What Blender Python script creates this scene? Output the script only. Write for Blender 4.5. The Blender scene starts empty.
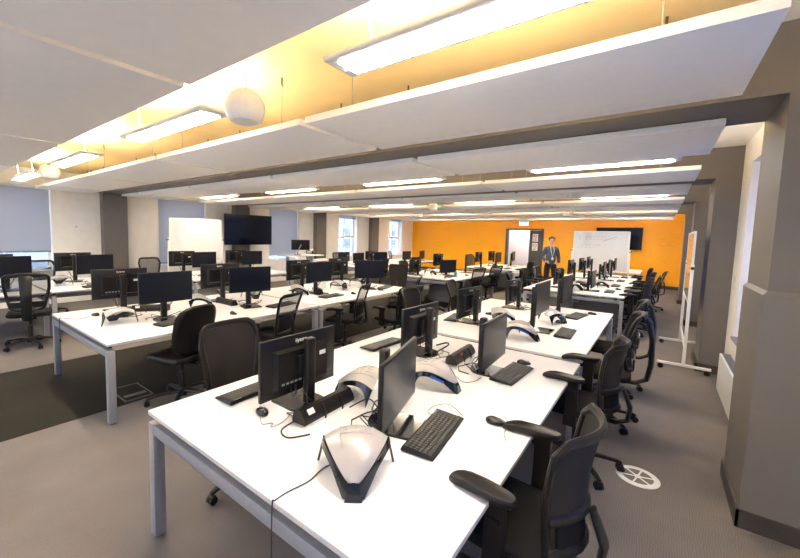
import bpy, bmesh, math, random
from mathutils import Vector, Matrix
random.seed(7)
PI = math.pi
SC = bpy.context.scene
COL = SC.collection

# ------------------------------------------------------------------ materials
def mat(name, col, rough=0.5, metal=0.0, spec=0.5, noise=0.0, nscale=40.0, bump=0.0, bscale=200.0, coat=0.0):
    m = bpy.data.materials.new(name); m.use_nodes = True
    nt = m.node_tree; p = nt.nodes['Principled BSDF']
    p.inputs['Base Color'].default_value = (*col, 1)
    p.inputs['Roughness'].default_value = rough
    p.inputs['Metallic'].default_value = metal
    p.inputs['Specular IOR Level'].default_value = spec
    if coat: p.inputs['Coat Weight'].default_value = coat; p.inputs['Coat Roughness'].default_value = 0.08
    tc = nt.nodes.new('ShaderNodeTexCoord')
    if noise:
        n = nt.nodes.new('ShaderNodeTexNoise'); n.inputs['Scale'].default_value = nscale; n.inputs['Detail'].default_value = 4
        nt.links.new(tc.outputs['Object'], n.inputs['Vector'])
        r = nt.nodes.new('ShaderNodeMapRange')
        r.inputs['From Min'].default_value = 0.3; r.inputs['From Max'].default_value = 0.7
        r.inputs['To Min'].default_value = 1 - noise; r.inputs['To Max'].default_value = 1 + noise
        nt.links.new(n.outputs['Fac'], r.inputs['Value'])
        mx = nt.nodes.new('ShaderNodeVectorMath'); mx.operation = 'SCALE'
        mx.inputs[0].default_value = col
        nt.links.new(r.outputs['Result'], mx.inputs['Scale'])
        nt.links.new(mx.outputs['Vector'], p.inputs['Base Color'])
    if bump:
        n2 = nt.nodes.new('ShaderNodeTexNoise'); n2.inputs['Scale'].default_value = bscale; n2.inputs['Detail'].default_value = 3
        nt.links.new(tc.outputs['Object'], n2.inputs['Vector'])
        b = nt.nodes.new('ShaderNodeBump'); b.inputs['Strength'].default_value = bump; b.inputs['Distance'].default_value = 0.004
        nt.links.new(n2.outputs['Fac'], b.inputs['Height']); nt.links.new(b.outputs['Normal'], p.inputs['Normal'])
    return m

def emit(name, col, s):
    m = bpy.data.materials.new(name); m.use_nodes = True
    nt = m.node_tree; p = nt.nodes['Principled BSDF']
    p.inputs['Base Color'].default_value = (*col, 1); p.inputs['Roughness'].default_value = 0.4
    p.inputs['Emission Color'].default_value = (*col, 1); p.inputs['Emission Strength'].default_value = s
    return m

def seethrough(name, col, t, rough=0.5, gloss=False):
    m = bpy.data.materials.new(name); m.use_nodes = True
    nt = m.node_tree; p = nt.nodes['Principled BSDF']; out = nt.nodes['Material Output']
    p.inputs['Base Color'].default_value = (*col, 1); p.inputs['Roughness'].default_value = rough
    tr = nt.nodes.new('ShaderNodeBsdfTransparent'); mx = nt.nodes.new('ShaderNodeMixShader')
    mx.inputs['Fac'].default_value = t
    nt.links.new(p.outputs[0], mx.inputs[1]); nt.links.new(tr.outputs[0], mx.inputs[2])
    nt.links.new(mx.outputs[0], out.inputs['Surface'])
    return m

M = {}
M['black'] = mat('black_plastic', (0.007, 0.0066, 0.007), 0.42, spec=0.3, noise=0.15, nscale=30)
M['brownblack'] = mat('satin_black_plastic', (0.0105, 0.0085, 0.008), 0.38, spec=0.28, noise=0.1, nscale=30)
M['gloss'] = mat('gloss_black', (0.008, 0.008, 0.009), 0.12, noise=0.05)
M['fabric'] = mat('seat_fabric', (0.008, 0.0074, 0.008), 0.9, spec=0.2, noise=0.25, nscale=150, bump=0.5, bscale=500)
M['meshfab'] = seethrough('back_mesh', (0.012, 0.011, 0.011), 0.35, 0.8)
M['meshlight'] = seethrough('open_back_mesh', (0.02, 0.019, 0.018), 0.64, 0.8)
M['meshdense'] = seethrough('dense_back_mesh', (0.015, 0.012, 0.011), 0.09, 0.75)
M['screen'] = mat('screen_antiglare', (0.0035, 0.005, 0.010), 0.30, spec=0.36, noise=0.03)
M['bezel'] = mat('monitor_plastic', (0.007, 0.0062, 0.0062), 0.34, spec=0.3, noise=0.1)
M['tvscreen'] = mat('television_screen', (0.003, 0.004, 0.011), 0.12, spec=0.25, noise=0.03)
M['laminate'] = mat('white_laminate', (0.84, 0.83, 0.82), 0.32, noise=0.015, nscale=8)
M['edge'] = mat('laminate_edge', (0.56, 0.53, 0.52), 0.45, noise=0.03)
M['alu'] = mat('silver_powdercoat', (0.30, 0.31, 0.345), 0.4, metal=0.35, noise=0.05)
M['darkpanel'] = mat('grey_modesty_panel', (0.085, 0.085, 0.09), 0.6, noise=0.08)
M['white'] = mat('white_plastic', (0.80, 0.79, 0.77), 0.32, noise=0.03)
M['shell'] = mat('pale_grey_shell', (0.40, 0.375, 0.36), 0.3, noise=0.10, nscale=14, coat=0.3)
M['whitesteel'] = mat('white_enamel', (0.78, 0.78, 0.76), 0.35, noise=0.02)
M['board'] = mat('whiteboard_surface', (0.68, 0.69, 0.68), 0.06, noise=0.02, nscale=3)
M['orangeside'] = mat('orange_felt', (0.85, 0.30, 0.03), 0.6, noise=0.05)
M['wall'] = mat('white_wall_paint', (0.90, 0.88, 0.84), 0.7, noise=0.025, nscale=6, bump=0.08, bscale=120)
M['greypaint'] = mat('grey_paint', (0.13, 0.118, 0.112), 0.55, noise=0.04, nscale=5, bump=0.08, bscale=90)
M['skirting'] = mat('dark_skirting', (0.042, 0.036, 0.034), 0.5, noise=0.08)
M['ceil'] = mat('ochre_ceiling', (0.78, 0.62, 0.34), 0.75, noise=0.05, nscale=3)
M['raft'] = mat('acoustic_raft', (0.89, 0.865, 0.845), 0.85, noise=0.015, nscale=12, bump=0.15, bscale=300)
M['blind'] = None
M['red'] = mat('red_plastic', (0.7, 0.04, 0.02), 0.4, noise=0.05)
M['green'] = mat('green_plastic', (0.03, 0.45, 0.28), 0.4, noise=0.05)
M['teal'] = mat('teal_plastic', (0.02, 0.30, 0.32), 0.3, noise=0.05)
M['paper'] = mat('paper', (0.8, 0.8, 0.78), 0.7, noise=0.02)
M['ink'] = mat('ink', (0.05, 0.05, 0.06), 0.6, noise=0.05)
M['cable'] = mat('cable_rubber', (0.02, 0.018, 0.018), 0.5, noise=0.05)
M['greycable'] = mat('grey_cable', (0.30, 0.25, 0.23), 0.5, noise=0.05)
M['blue'] = mat('window_reflection_blue', (0.02, 0.10, 0.45), 0.2, noise=0.05)  # colour of the window reflection painted on the riser legs
M['keys'] = mat('key_caps', (0.07, 0.066, 0.064), 0.45, noise=0.2, nscale=60)
M['skin'] = mat('skin', (0.48, 0.27, 0.19), 0.5, noise=0.04)
M['hair'] = mat('brown_hair', (0.10, 0.055, 0.03), 0.6, noise=0.3, nscale=80)
M['jumper'] = mat('blue_grey_knit', (0.055, 0.072, 0.115), 0.9, noise=0.15, nscale=120)
M['trouser'] = mat('black_cloth', (0.010, 0.010, 0.013), 0.85, noise=0.15)
M['sill'] = mat('grey_blue_sill', (0.16, 0.18, 0.23), 0.4, noise=0.05)
M['doorgrey'] = mat('grey_door_paint', (0.075, 0.073, 0.072), 0.5, noise=0.04)
M['brightwall'] = mat('corridor_white', (0.85, 0.86, 0.90), 0.7, noise=0.02)
M['facade'] = mat('pale_render', (0.30, 0.35, 0.43), 0.8, noise=0.1)
M['facadeglass'] = mat('blue_window_glass', (0.15, 0.20, 0.30), 0.15, noise=0.3, nscale=2)
M['signgreen'] = emit('exit_sign_face', (0.75, 0.95, 0.95), 1.0)
M['lampdown'] = emit('lamp_diffuser', (1.0, 0.93, 0.84), 24.0)
M['lampup'] = emit('lamp_uplight', (1.0, 0.89, 0.72), 45.0)
M['glass'] = seethrough('window_glass', (0.75, 0.82, 0.9), 0.93, 0.03)
M['tintglass'] = seethrough('added_tint_glass', (0.35, 0.45, 0.6), 0.93, 0.03)  # tint added to dim and blue the daylight on the right reveal
for n_ in M['tintglass'].node_tree.nodes:
    if n_.type == 'BSDF_TRANSPARENT': n_.inputs['Color'].default_value = (0.22, 0.33, 0.52, 1)
M['ventgrey'] = mat('cream_vent', (0.15, 0.135, 0.11), 0.6, noise=0.06)
M['brass'] = mat('dull_brass', (0.16, 0.10, 0.04), 0.45, metal=0.5, noise=0.1)
M['brush'] = mat('dark_brush', (0.03, 0.03, 0.03), 0.8, noise=0.1)
M['taupe'] = mat('leatherette', (0.006, 0.0052, 0.0052), 0.38, spec=0.3, noise=0.1)

def wire_colour(m, build):
    nt = m.node_tree; p = nt.nodes['Principled BSDF']; tc = nt.nodes.new('ShaderNodeTexCoord'); build(nt, p, tc)

def carpet(name, col, var=0.25):
    m = bpy.data.materials.new(name); m.use_nodes = True
    nt = m.node_tree; p = nt.nodes['Principled BSDF']; p.inputs['Roughness'].default_value = 0.95; p.inputs['Specular IOR Level'].default_value = 0.15
    tc = nt.nodes.new('ShaderNodeTexCoord')
    n = nt.nodes.new('ShaderNodeTexNoise'); n.inputs['Scale'].default_value = 170; n.inputs['Detail'].default_value = 3
    n2 = nt.nodes.new('ShaderNodeTexNoise'); n2.inputs['Scale'].default_value = 2.2; n2.inputs['Detail'].default_value = 4
    w = nt.nodes.new('ShaderNodeTexWave'); w.inputs['Scale'].default_value = 26; w.inputs['Distortion'].default_value = 6; w.inputs['Detail'].default_value = 2
    for q in (n, n2, w): nt.links.new(tc.outputs['Object'], q.inputs['Vector'])
    a = nt.nodes.new('ShaderNodeMath'); a.operation = 'MULTIPLY_ADD'; a.inputs[1].default_value = 0.45; a.inputs[2].default_value = 0.0
    nt.links.new(n.outputs['Fac'], a.inputs[0])
    b = nt.nodes.new('ShaderNodeMath'); b.operation = 'MULTIPLY_ADD'; b.inputs[1].default_value = 0.35
    nt.links.new(n2.outputs['Fac'], b.inputs[0]); nt.links.new(a.outputs[0], b.inputs[2])
    c = nt.nodes.new('ShaderNodeMath'); c.operation = 'MULTIPLY_ADD'; c.inputs[1].default_value = 0.2
    nt.links.new(w.outputs['Fac'], c.inputs[0]); nt.links.new(b.outputs[0], c.inputs[2])
    rp = nt.nodes.new('ShaderNodeValToRGB')
    rp.color_ramp.elements[0].position = 0.3; rp.color_ramp.elements[1].position = 0.72
    rp.color_ramp.elements[0].color = (*[v * (1 - var) for v in col], 1); rp.color_ramp.elements[1].color = (*[v * (1 + var) for v in col], 1)
    nt.links.new(c.outputs[0], rp.inputs['Fac']); nt.links.new(rp.outputs['Color'], p.inputs['Base Color'])
    bp = nt.nodes.new('ShaderNodeBump'); bp.inputs['Strength'].default_value = 0.5; bp.inputs['Distance'].default_value = 0.005
    nt.links.new(n.outputs['Fac'], bp.inputs['Height']); nt.links.new(bp.outputs['Normal'], p.inputs['Normal'])
    return m
M['carpet'] = carpet('grey_carpet', (0.155, 0.141, 0.138))
M['carpetdark'] = carpet('dark_carpet', (0.022, 0.020, 0.016), 0.3)

def orange_wall():
    m = bpy.data.materials.new('orange_writable_wall'); m.use_nodes = True
    nt = m.node_tree; p = nt.nodes['Principled BSDF']; p.inputs['Roughness'].default_value = 0.33
    tc = nt.nodes.new('ShaderNodeTexCoord')
    # faint rows of marker writing: thin horizontal strokes broken by noise
    mp = nt.nodes.new('ShaderNodeMapping'); mp.inputs['Scale'].default_value = (9, 1, 60)
    nt.links.new(tc.outputs['Object'], mp.inputs['Vector'])
    n = nt.nodes.new('ShaderNodeTexNoise'); n.inputs['Scale'].default_value = 1.0; n.inputs['Detail'].default_value = 3
    nt.links.new(mp.outputs[0], n.inputs['Vector'])
    mp2 = nt.nodes.new('ShaderNodeMapping'); mp2.inputs['Scale'].default_value = (0.8, 1, 1.6)
    nt.links.new(tc.outputs['Object'], mp2.inputs['Vector'])
    n2 = nt.nodes.new('ShaderNodeTexNoise'); n2.inputs['Scale'].default_value = 1.3
    nt.links.new(mp2.outputs[0], n2.inputs['Vector'])
    a = nt.nodes.new('ShaderNodeMapRange'); a.inputs['From Min'].default_value = 0.60; a.inputs['From Max'].default_value = 0.68
    nt.links.new(n.outputs['Fac'], a.inputs['Value'])
    b = nt.nodes.new('ShaderNodeMapRange'); b.inputs['From Min'].default_value = 0.52; b.inputs['From Max'].default_value = 0.62
    nt.links.new(n2.outputs['Fac'], b.inputs['Value'])
    c = nt.nodes.new('ShaderNodeMath'); c.operation = 'MULTIPLY'
    nt.links.new(a.outputs[0], c.inputs[0]); nt.links.new(b.outputs[0], c.inputs[1])
    d = nt.nodes.new('ShaderNodeMath'); d.operation = 'MULTIPLY'; d.inputs[1].default_value = 0.45
    nt.links.new(c.outputs[0], d.inputs[0])
    mx = nt.nodes.new('ShaderNodeMix'); mx.data_type = 'RGBA'
    mx.inputs['A'].default_value = (1.0, 0.44, 0.004, 1); mx.inputs['B'].default_value = (0.25, 0.10, 0.03, 1)
    nt.links.new(d.outputs[0], mx.inputs['Factor']); nt.links.new(mx.outputs['Result'], p.inputs['Base Color'])
    return m
M['orange'] = orange_wall()

def blind_mat():
    m = bpy.data.materials.new('roller_blind_fabric'); m.use_nodes = True
    nt = m.node_tree; out = nt.nodes['Material Output']; nt.nodes.remove(nt.nodes['Principled BSDF'])
    d = nt.nodes.new('ShaderNodeBsdfDiffuse'); t = nt.nodes.new('ShaderNodeBsdfTranslucent'); mx = nt.nodes.new('ShaderNodeMixShader')
    tc = nt.nodes.new('ShaderNodeTexCoord'); w = nt.nodes.new('ShaderNodeTexNoise'); w.inputs['Scale'].default_value = 90
    nt.links.new(tc.outputs['Object'], w.inputs['Vector'])
    rp = nt.nodes.new('ShaderNodeValToRGB'); rp.color_ramp.elements[0].color = (0.52, 0.54, 0.585, 1); rp.color_ramp.elements[1].color = (0.58, 0.60, 0.645, 1)
    nt.links.new(w.outputs['Fac'], rp.inputs['Fac'])
    nt.links.new(rp.outputs['Color'], d.inputs['Color']); nt.links.new(rp.outputs['Color'], t.inputs['Color'])
    mx.inputs['Fac'].default_value = 0.55
    nt.links.new(d.outputs[0], mx.inputs[1]); nt.links.new(t.outputs[0], mx.inputs[2]); nt.links.new(mx.outputs[0], out.inputs['Surface'])
    return m
M['blind'] = blind_mat()

# ------------------------------------------------------------------ mesh helpers
def V(*a): return Vector(a)
class MB:
    def __init__(s): s.bm = bmesh.new()
    def box(s, c, d, bev=0.0, rz=0.0, rx=0.0, ry=0.0, seg=2):
        mtx = Matrix.Translation(c) @ Matrix.Rotation(rz, 4, 'Z') @ Matrix.Rotation(ry, 4, 'Y') @ Matrix.Rotation(rx, 4, 'X') @ Matrix.Diagonal((d[0], d[1], d[2], 1))
        r = bmesh.ops.create_cube(s.bm, size=1.0, matrix=mtx)
        if bev > 0:
            es = list({e for v in r['verts'] for e in v.link_edges})
            bmesh.ops.bevel(s.bm, geom=es, offset=min(bev, 0.49 * min(d)), segments=seg, affect='EDGES', profile=0.5)
        return s
    def b(s, x0, x1, y0, y1, z0, z1, bev=0.0):
        return s.box(((x0 + x1) / 2, (y0 + y1) / 2, (z0 + z1) / 2), (abs(x1 - x0), abs(y1 - y0), abs(z1 - z0)), bev)
    def ring(s, pts): return [s.bm.verts.new(p) for p in pts]
    def bridge(s, a, b, closed=True):
        n = len(a)
        for i in range(n if closed else n - 1):
            j = (i + 1) % n
            try: s.bm.faces.new((a[i], a[j], b[j], b[i]))
            except ValueError: pass
    def loft(s, rings, cap=True, loop=False):
        rs = [s.ring(r) for r in rings]
        for a, b in zip(rs[:-1], rs[1:]): s.bridge(a, b)
        if loop: s.bridge(rs[-1], rs[0])
        elif cap:
            s.bm.faces.new(list(reversed(rs[0]))); s.bm.faces.new(rs[-1])
        return s
    def tube(s, pts, r, seg=8, loop=False, flat=(1, 1), up=None):
        pts = [Vector(p) for p in pts]; n = len(pts); rings = []
        nrm = None
        for i, p in enumerate(pts):
            if loop: t = pts[(i + 1) % n] - pts[i - 1]
            else: t = pts[min(i + 1, n - 1)] - pts[max(i - 1, 0)]
            t.normalize()
            if up is not None:
                u = Vector(up); u = u - t * u.dot(t)
                if u.length < 1e-4: u = t.orthogonal()
                u.normalize()
            elif nrm is None: u = t.orthogonal().normalized()
            else:
                u = nrm - t * nrm.dot(t); u.normalize()
            nrm = u; w = t.cross(u)
            rr = r[i] if isinstance(r, (list, tuple)) else r
            rings.append([p + u * (math.cos(a) * rr * flat[0]) + w * (math.sin(a) * rr * flat[1]) for a in [2 * PI * k / seg for k in range(seg)]])
        return s.loft(rings, loop=loop)
    def cyl(s, p0, p1, r0, r1=None, seg=16):
        p0 = Vector(p0); p1 = Vector(p1); r1 = r0 if r1 is None else r1
        t = (p1 - p0).normalized(); u = t.orthogonal().normalized(); w = t.cross(u)
        rg = lambda p, r: [p + u * (math.cos(2 * PI * k / seg) * r) + w * (math.sin(2 * PI * k / seg) * r) for k in range(seg)]
        return s.loft([rg(p0, r0), rg(p1, r1)])
    def lathe(s, prof, c=(0, 0, 0), seg=24, loop=False):
        c = Vector(c)
        return s.loft([[c + V(math.cos(2 * PI * k / seg) * r, math.sin(2 * PI * k / seg) * r, z) for k in range(seg)] for r, z in prof], loop=loop)
    def ball(s, c, r, sc=(1, 1, 1), seg=16):
        bmesh.ops.create_uvsphere(s.bm, u_segments=seg, v_segments=max(6, seg // 2), radius=1, matrix=Matrix.Translation(c) @ Matrix.Diagonal((r * sc[0], r * sc[1], r * sc[2], 1)))
        return s
    def prism(s, poly, z0, z1, f=None):
        f = f or (lambda x, y, z: (x, y, z))
        return s.loft([[f(x, y, z0) for x, y in poly], [f(x, y, z1) for x, y in poly]])
    def sheet(s, g, th):
        # g: rows of points; solid of thickness th, offset along the normals
        R, Cn = len(g), len(g[0]); g = [[Vector(p) for p in row] for row in g]
        def nrm(i, j):
            a = g[min(i + 1, R - 1)][j] - g[max(i - 1, 0)][j]; b = g[i][min(j + 1, Cn - 1)] - g[i][max(j - 1, 0)]
            n = a.cross(b)
            return n.normalized() if n.length > 1e-9 else V(0, 0, 1)
        A = [[s.bm.verts.new(g[i][j] + nrm(i, j) * th / 2) for j in range(Cn)] for i in range(R)]
        B = [[s.bm.verts.new(g[i][j] - nrm(i, j) * th / 2) for j in range(Cn)] for i in range(R)]
        F = s.bm.faces.new
        for i in range(R - 1):
            for j in range(Cn - 1):
                F((A[i][j], A[i + 1][j], A[i + 1][j + 1], A[i][j + 1])); F((B[i][j], B[i][j + 1], B[i + 1][j + 1], B[i + 1][j]))
        for i in range(R - 1):
            F((A[i][0], B[i][0], B[i + 1][0], A[i + 1][0])); F((A[i][-1], A[i + 1][-1], B[i + 1][-1], B[i][-1]))
        for j in range(Cn - 1):
            F((A[0][j], A[0][j + 1], B[0][j + 1], B[0][j])); F((A[-1][j], B[-1][j], B[-1][j + 1], A[-1][j + 1]))
        return s
    def move(s, mtx): bmesh.ops.transform(s.bm, matrix=mtx, verts=s.bm.verts); return s
    def build(s, name, m, parent=None, smooth=True):
        me = bpy.data.meshes.new(name)
        bmesh.ops.recalc_face_normals(s.bm, faces=s.bm.faces)
        s.bm.to_mesh(me); s.bm.free()
        me.materials.append(m)
        if smooth:
            me.polygons.foreach_set('use_smooth', [True] * len(me.polygons)); me.set_sharp_from_angle(angle=math.radians(38))
        o = bpy.data.objects.new(name, me); COL.objects.link(o)
        if parent: o.parent = parent
        return o

def tag(o, label, cat, group=None):
    o['label'] = label; o['category'] = cat
    if group: o['group'] = group
    return o
def thing(name, label, cat, loc=(0, 0, 0), rz=0.0, group=None):
    o = bpy.data.objects.new(name, None); o.empty_display_size = 0.1; COL.objects.link(o)
    o.location = loc; o.rotation_euler = (0, 0, rz)
    return tag(o, label, cat, group)
def struct(o): o['kind'] = 'structure'; return o
KIDS = {}
def remember(root):
    def kids(o): return [(c, kids(c)) for c in bpy.data.objects if c.parent == o]
    KIDS[root.name] = kids(root); return root
USED = set()
def place(proto, loc, rz, label, cat, group=None):
    """first call moves the prototype itself, later calls copy it with all of its parts"""
    if proto.name not in USED:
        USED.add(proto.name); r = proto
    else:
        r = proto.copy(); COL.objects.link(r)
        def cp(lst, par):
            for c, sub in lst:
                d = c.copy(); COL.objects.link(d); d.parent = par; cp(sub, d)
        cp(KIDS[proto.name], r)
    r.location = loc; r.rotation_euler = (0, 0, rz)
    for k in ('group',):
        if k in r: del r[k]
    return tag(r, label, cat, group)

def text_mesh(name, body, size, m, parent=None, ext=0.0006):
    cu = bpy.data.curves.new(name, 'FONT'); cu.body = body; cu.size = size; cu.extrude = ext; cu.align_x = 'CENTER'; cu.align_y = 'CENTER'
    t = bpy.data.objects.new('tmp', cu); COL.objects.link(t)
    dg = bpy.context.evaluated_depsgraph_get(); me = bpy.data.meshes.new_from_object(t.evaluated_get(dg))
    bpy.data.objects.remove(t); bpy.data.curves.remove(cu)
    me.materials.clear(); me.materials.append(m); me.name = name
    o = bpy.data.objects.new(name, me); COL.objects.link(o)
    if parent: o.parent = parent
    return o

# ------------------------------------------------------------------ camera (fitted to the photograph)
f_px, yaw, pit, rol, cx, cy, HC = 371.7635, 0.6590, 0.08193, 0.025168, 371.1425, 265.996, 1.72
Fw = V(-math.sin(yaw) * math.cos(pit), math.cos(yaw) * math.cos(pit), -math.sin(pit)); Rt0 = V(math.cos(yaw), math.sin(yaw), 0); Up0 = Rt0.cross(Fw)
Rt = Rt0 * math.cos(rol) + Up0 * math.sin(rol); Up = -Rt0 * math.sin(rol) + Up0 * math.cos(rol)
cam = bpy.data.cameras.new('camera'); co = bpy.data.objects.new('camera', cam); COL.objects.link(co)
co.matrix_world = Matrix(((Rt.x, Up.x, -Fw.x, 0), (Rt.y, Up.y, -Fw.y, 0), (Rt.z, Up.z, -Fw.z, HC), (0, 0, 0, 1)))
cam.sensor_fit = 'HORIZONTAL'; cam.sensor_width = 36; cam.lens = 36 * f_px / 800
cam.shift_x = (400 - cx) / 800; cam.shift_y = (cy - 279) / 800; cam.clip_start = 0.02; cam.clip_end = 200
SC.camera = co

# ------------------------------------------------------------------ room shell
XL, XR, YB, YF, ZC = -10.8, 0.76, -4.2, 17.6, 2.98
BAY, P0, P1 = 3.52, 3.12, 3.76           # pillar pitch and depth
def S(name, mb, m): return struct(mb.build(name, m, smooth=False))
S('floor', MB().b(XL - 0.4, XR + 0.4, YB - 0.1, YF + 3.0, -0.12, 0), M['carpet'])
S('floor_strip', MB().b(-5.99, -4.05, YB, YF - 0.02, 0.0, 0.004), M['carpetdark'])
S('ceiling', MB().b(XL - 0.4, XR + 0.4, YB - 0.1, YF + 3.0, ZC, ZC + 0.15), M['ceil'])
S('ceiling_margin', MB().b(0.42, XR, YB, YF - 0.01, ZC - 0.012, ZC - 0.001), M['wall'])
mb = MB().b(XL - 0.3, XR + 0.3, YB - 0.2, YB, 0, 0.55).b(XL - 0.3, XR + 0.3, YB - 0.2, YB, 2.55, ZC)
for k in range(6): mb.b(XL - 0.3 + k * 2.26, XL + (0.06 if k < 5 else 2.2) + k * 2.26, YB - 0.2, YB, 0.55, 2.55)  # unseen window openings, added so daylight reaches the raft undersides
S('wall_back', mb, M['wall'])
# left wall with five windows
wins_L = [(-2.85, -1.4), (0.70, 2.22), (4.47, 5.82), (8.10, 9.42), (11.65, 12.85), (15.35, 16.52)]
SILL, HEAD = 0.74, 2.63
mb = MB(); y = YB
for a, b_ in wins_L + [(YF + 0.2, YF + 0.2)]:
    mb.b(XL - 0.35, XL, y, a, 0, ZC)
    if b_ > a: mb.b(XL - 0.35, XL, a, b_, 0, SILL); mb.b(XL - 0.35, XL, a, b_, HEAD, ZC)
    y = b_
S('wall_left', mb, M['wall'])
wins_R = [(-2.6, -0.6), (0.55, 2.45), (4.05, 6.04), (7.57, 9.56), (11.09, 13.08), (14.61, 16.6)]
mb = MB(); y = YB
for a, b_ in wins_R + [(YF + 0.2, YF + 0.2)]:
    mb.b(XR, XR + 0.35, y, a, 0, ZC)
    if b_ > a: mb.b(XR, XR + 0.35, a, b_, 0, 0.62); mb.b(XR, XR + 0.35, a, b_, 2.66, ZC)
    y = b_
S('wall_right', mb, M['wall'])
def window(idx, X, sgn, a, b_, z0, z1):
    """white sash frame set in the outer part of the reveal: stiles, rails, transom, mullion and panes"""
    xc = X + sgn * 0.24
    root = bpy.data.objects.new('window_%d' % idx, None); COL.objects.link(root); struct(root); root.location = (xc, (a + b_) / 2, z0)
    W = b_ - a; Hh = z1 - z0; fr = MB()
    for yy in (-W / 2 + 0.03, W / 2 - 0.03): fr.b(-0.035, 0.035, yy - 0.03, yy + 0.03, 0, Hh)
    for zz in (0.035, Hh - 0.035): fr.b(-0.035, 0.035, -W / 2, W / 2, zz - 0.035, zz + 0.035)
    zt = Hh * 0.47
    fr.b(-0.04, 0.04, -W / 2, W / 2, zt - 0.045, zt + 0.045)
    fr.b(-0.02, 0.02, -0.015, 0.015, 0, Hh)
    for q in (0.25, 0.74): fr.b(-0.012, 0.012, -W / 2, W / 2, Hh * q - 0.01, Hh * q + 0.01)
    fr.build('window_frame', M['whitesteel'], root, False)
    MB().b(-0.004, 0.004, -W / 2 + 0.05, W / 2 - 0.05, 0.05, Hh - 0.05).build('pane', M['glass'] if sgn < 0 else M['tintglass'], root, False)
    MB().b(-0.24 * sgn - 0.03 * sgn, -0.04 * sgn, -W / 2, W / 2, -0.005, 0.02).build('window_sill', M['sill'] if sgn > 0 else M['white'], root, False)
for i, (a, b_) in enumerate(wins_L): window(i + 1, XL, -1, a, b_, SILL, HEAD)
for i, (a, b_) in enumerate(wins_R): window(i + 7, XR, 1, a, b_, 0.62, 2.66)
blind_info = [(0.70, 2.22, 1.17, 'grey roller blind half lowered over the window at the left edge'),
              (4.47, 5.82, 0.80, 'grey roller blind fully lowered behind the white mobile whiteboard by the windows'),
              (8.10, 9.42, 0.92, 'pale grey roller blind lowered behind the sit-stand desk, right of the television'),
              (11.65, 12.85, 2.42, 'rolled-up blind at the top of the far window right of the third left pillar'),
              (15.35, 16.52, 2.46, 'rolled-up blind at the top of the farthest window next to the orange wall'),
              (-2.85, -1.4, 1.3, 'grey roller blind half lowered on the window behind the photographer')]
for a, b_, zb, lab in blind_info:
    if a < 0: continue
    r = thing('roller_blind', lab, 'blind', (XL - 0.08, (a + b_) / 2, zb), 0, 'roller blinds on the left windows'); W = b_ - a - 0.03; h = HEAD - zb
    MB().b(-0.003, 0.003, -W / 2, W / 2, 0.02, h - 0.03).build('blind_fabric', M['blind'], r, False)
    MB().tube([(0, -W / 2, h - 0.035), (0, W / 2, h - 0.035)], 0.03, 12).build('roller', M['whitesteel'], r)
    MB().b(-0.01, 0.01, -W / 2, W / 2, 0, 0.025, 0.004).build('bottom_bar', M['greypaint'], r)

# far orange wall with a doorway, corridor beyond
DX0, DX1, DZ = -5.66, -4.14, 2.14
mb = MB().b(XL - 0.3, DX0, YF, YF + 0.2, 0, ZC).b(DX1, XR + 0.3, YF, YF + 0.2, 0, ZC).b(DX0, DX1, YF, YF + 0.2, DZ, ZC)
S('wall_far', mb, M['orange'])
mb = MB().b(DX0 - 1.5, DX1 + 1.5, YF + 1.7, YF + 1.8, 0, ZC).b(DX0 - 1.5, DX0 - 1.4, YF + 0.2, YF + 1.7, 0, ZC).b(DX1 + 1.4, DX1 + 1.5, YF + 0.2, YF + 1.7, 0, ZC)
S('wall_corridor', mb, M['brightwall'])
S('baseboard_far', MB().b(DX1 + 0.06, XR, YF - 0.02, YF, 0, 0.12).b(XL, DX0 - 0.06, YF - 0.02, YF, 0, 0.12), M['skirting'])
mb = MB()
mb.b(XL, XL + 0.02, YB, YF - 0.02, 0, 0.1); S('baseboard_left', mb, M['wall'])
# door set
d = bpy.data.objects.new('door_1', None); COL.objects.link(d); d.location = (DX0, YF, 0); struct(d)
W = DX1 - DX0
MB().b(-0.06, 0.02, -0.03, 0.21, 0, DZ + 0.06).b(W - 0.02, W + 0.06, -0.03, 0.21, 0, DZ + 0.06).b(0.02, W - 0.02, -0.03, 0.21, DZ, DZ + 0.06).build('door_frame', M['doorgrey'], d, False)
lf = MB().b(W - 0.54, W - 0.03, 0.03, 0.075, 0.01, DZ - 0.01, 0.004).build('door_leaf', M['doorgrey'], d)
lf2 = MB().b(-0.92, -0.03, 0.215, 0.26, 0.01, DZ - 0.01, 0.004).build('door_leaf', M['doorgrey'], d); pass
MB().tube([(-0.84, 0.255, 1.0), (-0.84, 0.31, 1.0), (-0.72, 0.31, 1.0)], 0.01).build('door_handle', M['alu'], lf2)
MB().b(0.012, 0.03, -0.006, 0.02, 0.95, 1.12).build('lock_plate', M['alu'], d)
for zz, nm in ((1.80, 'upper'), (1.40, 'lower')):
    o = thing('door_notice', '%s of two white notices with a red ring on the grey door leaf' % nm, 'sign', (DX1 - 0.29, YF + 0.025, zz))
    MB().b(-0.115, 0.115, -0.003, 0.003, -0.17, 0.17).build('sheet', M['paper'], o, False)
    MB().tube([(0.075 * math.cos(t), -0.005, 0.05 + 0.075 * math.sin(t)) for t in [2 * PI * k / 20 for k in range(20)]], 0.011, 6, True, (.3, 1), (0, 1, 0)).box((0, -0.005, 0.05), (0.14, 0.003, 0.02), ry=0.7).build('red_ring', M['red'], o)
    MB().b(-0.08, 0.08, -0.0045, -0.003, -0.10, -0.085).b(-0.08, 0.06, -0.0045, -0.003, -0.125, -0.115).build('printed_lines', M['ink'], o, False)
ex = thing('exit_sign', 'small lit exit sign hanging above the grey door in the orange wall', 'sign', (-4.66, 16.6, 2.30))
MB().b(-0.20, 0.20, -0.03, 0.03, 0, 0.20, 0.008).build('sign_box', M['whitesteel'], ex)
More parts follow.
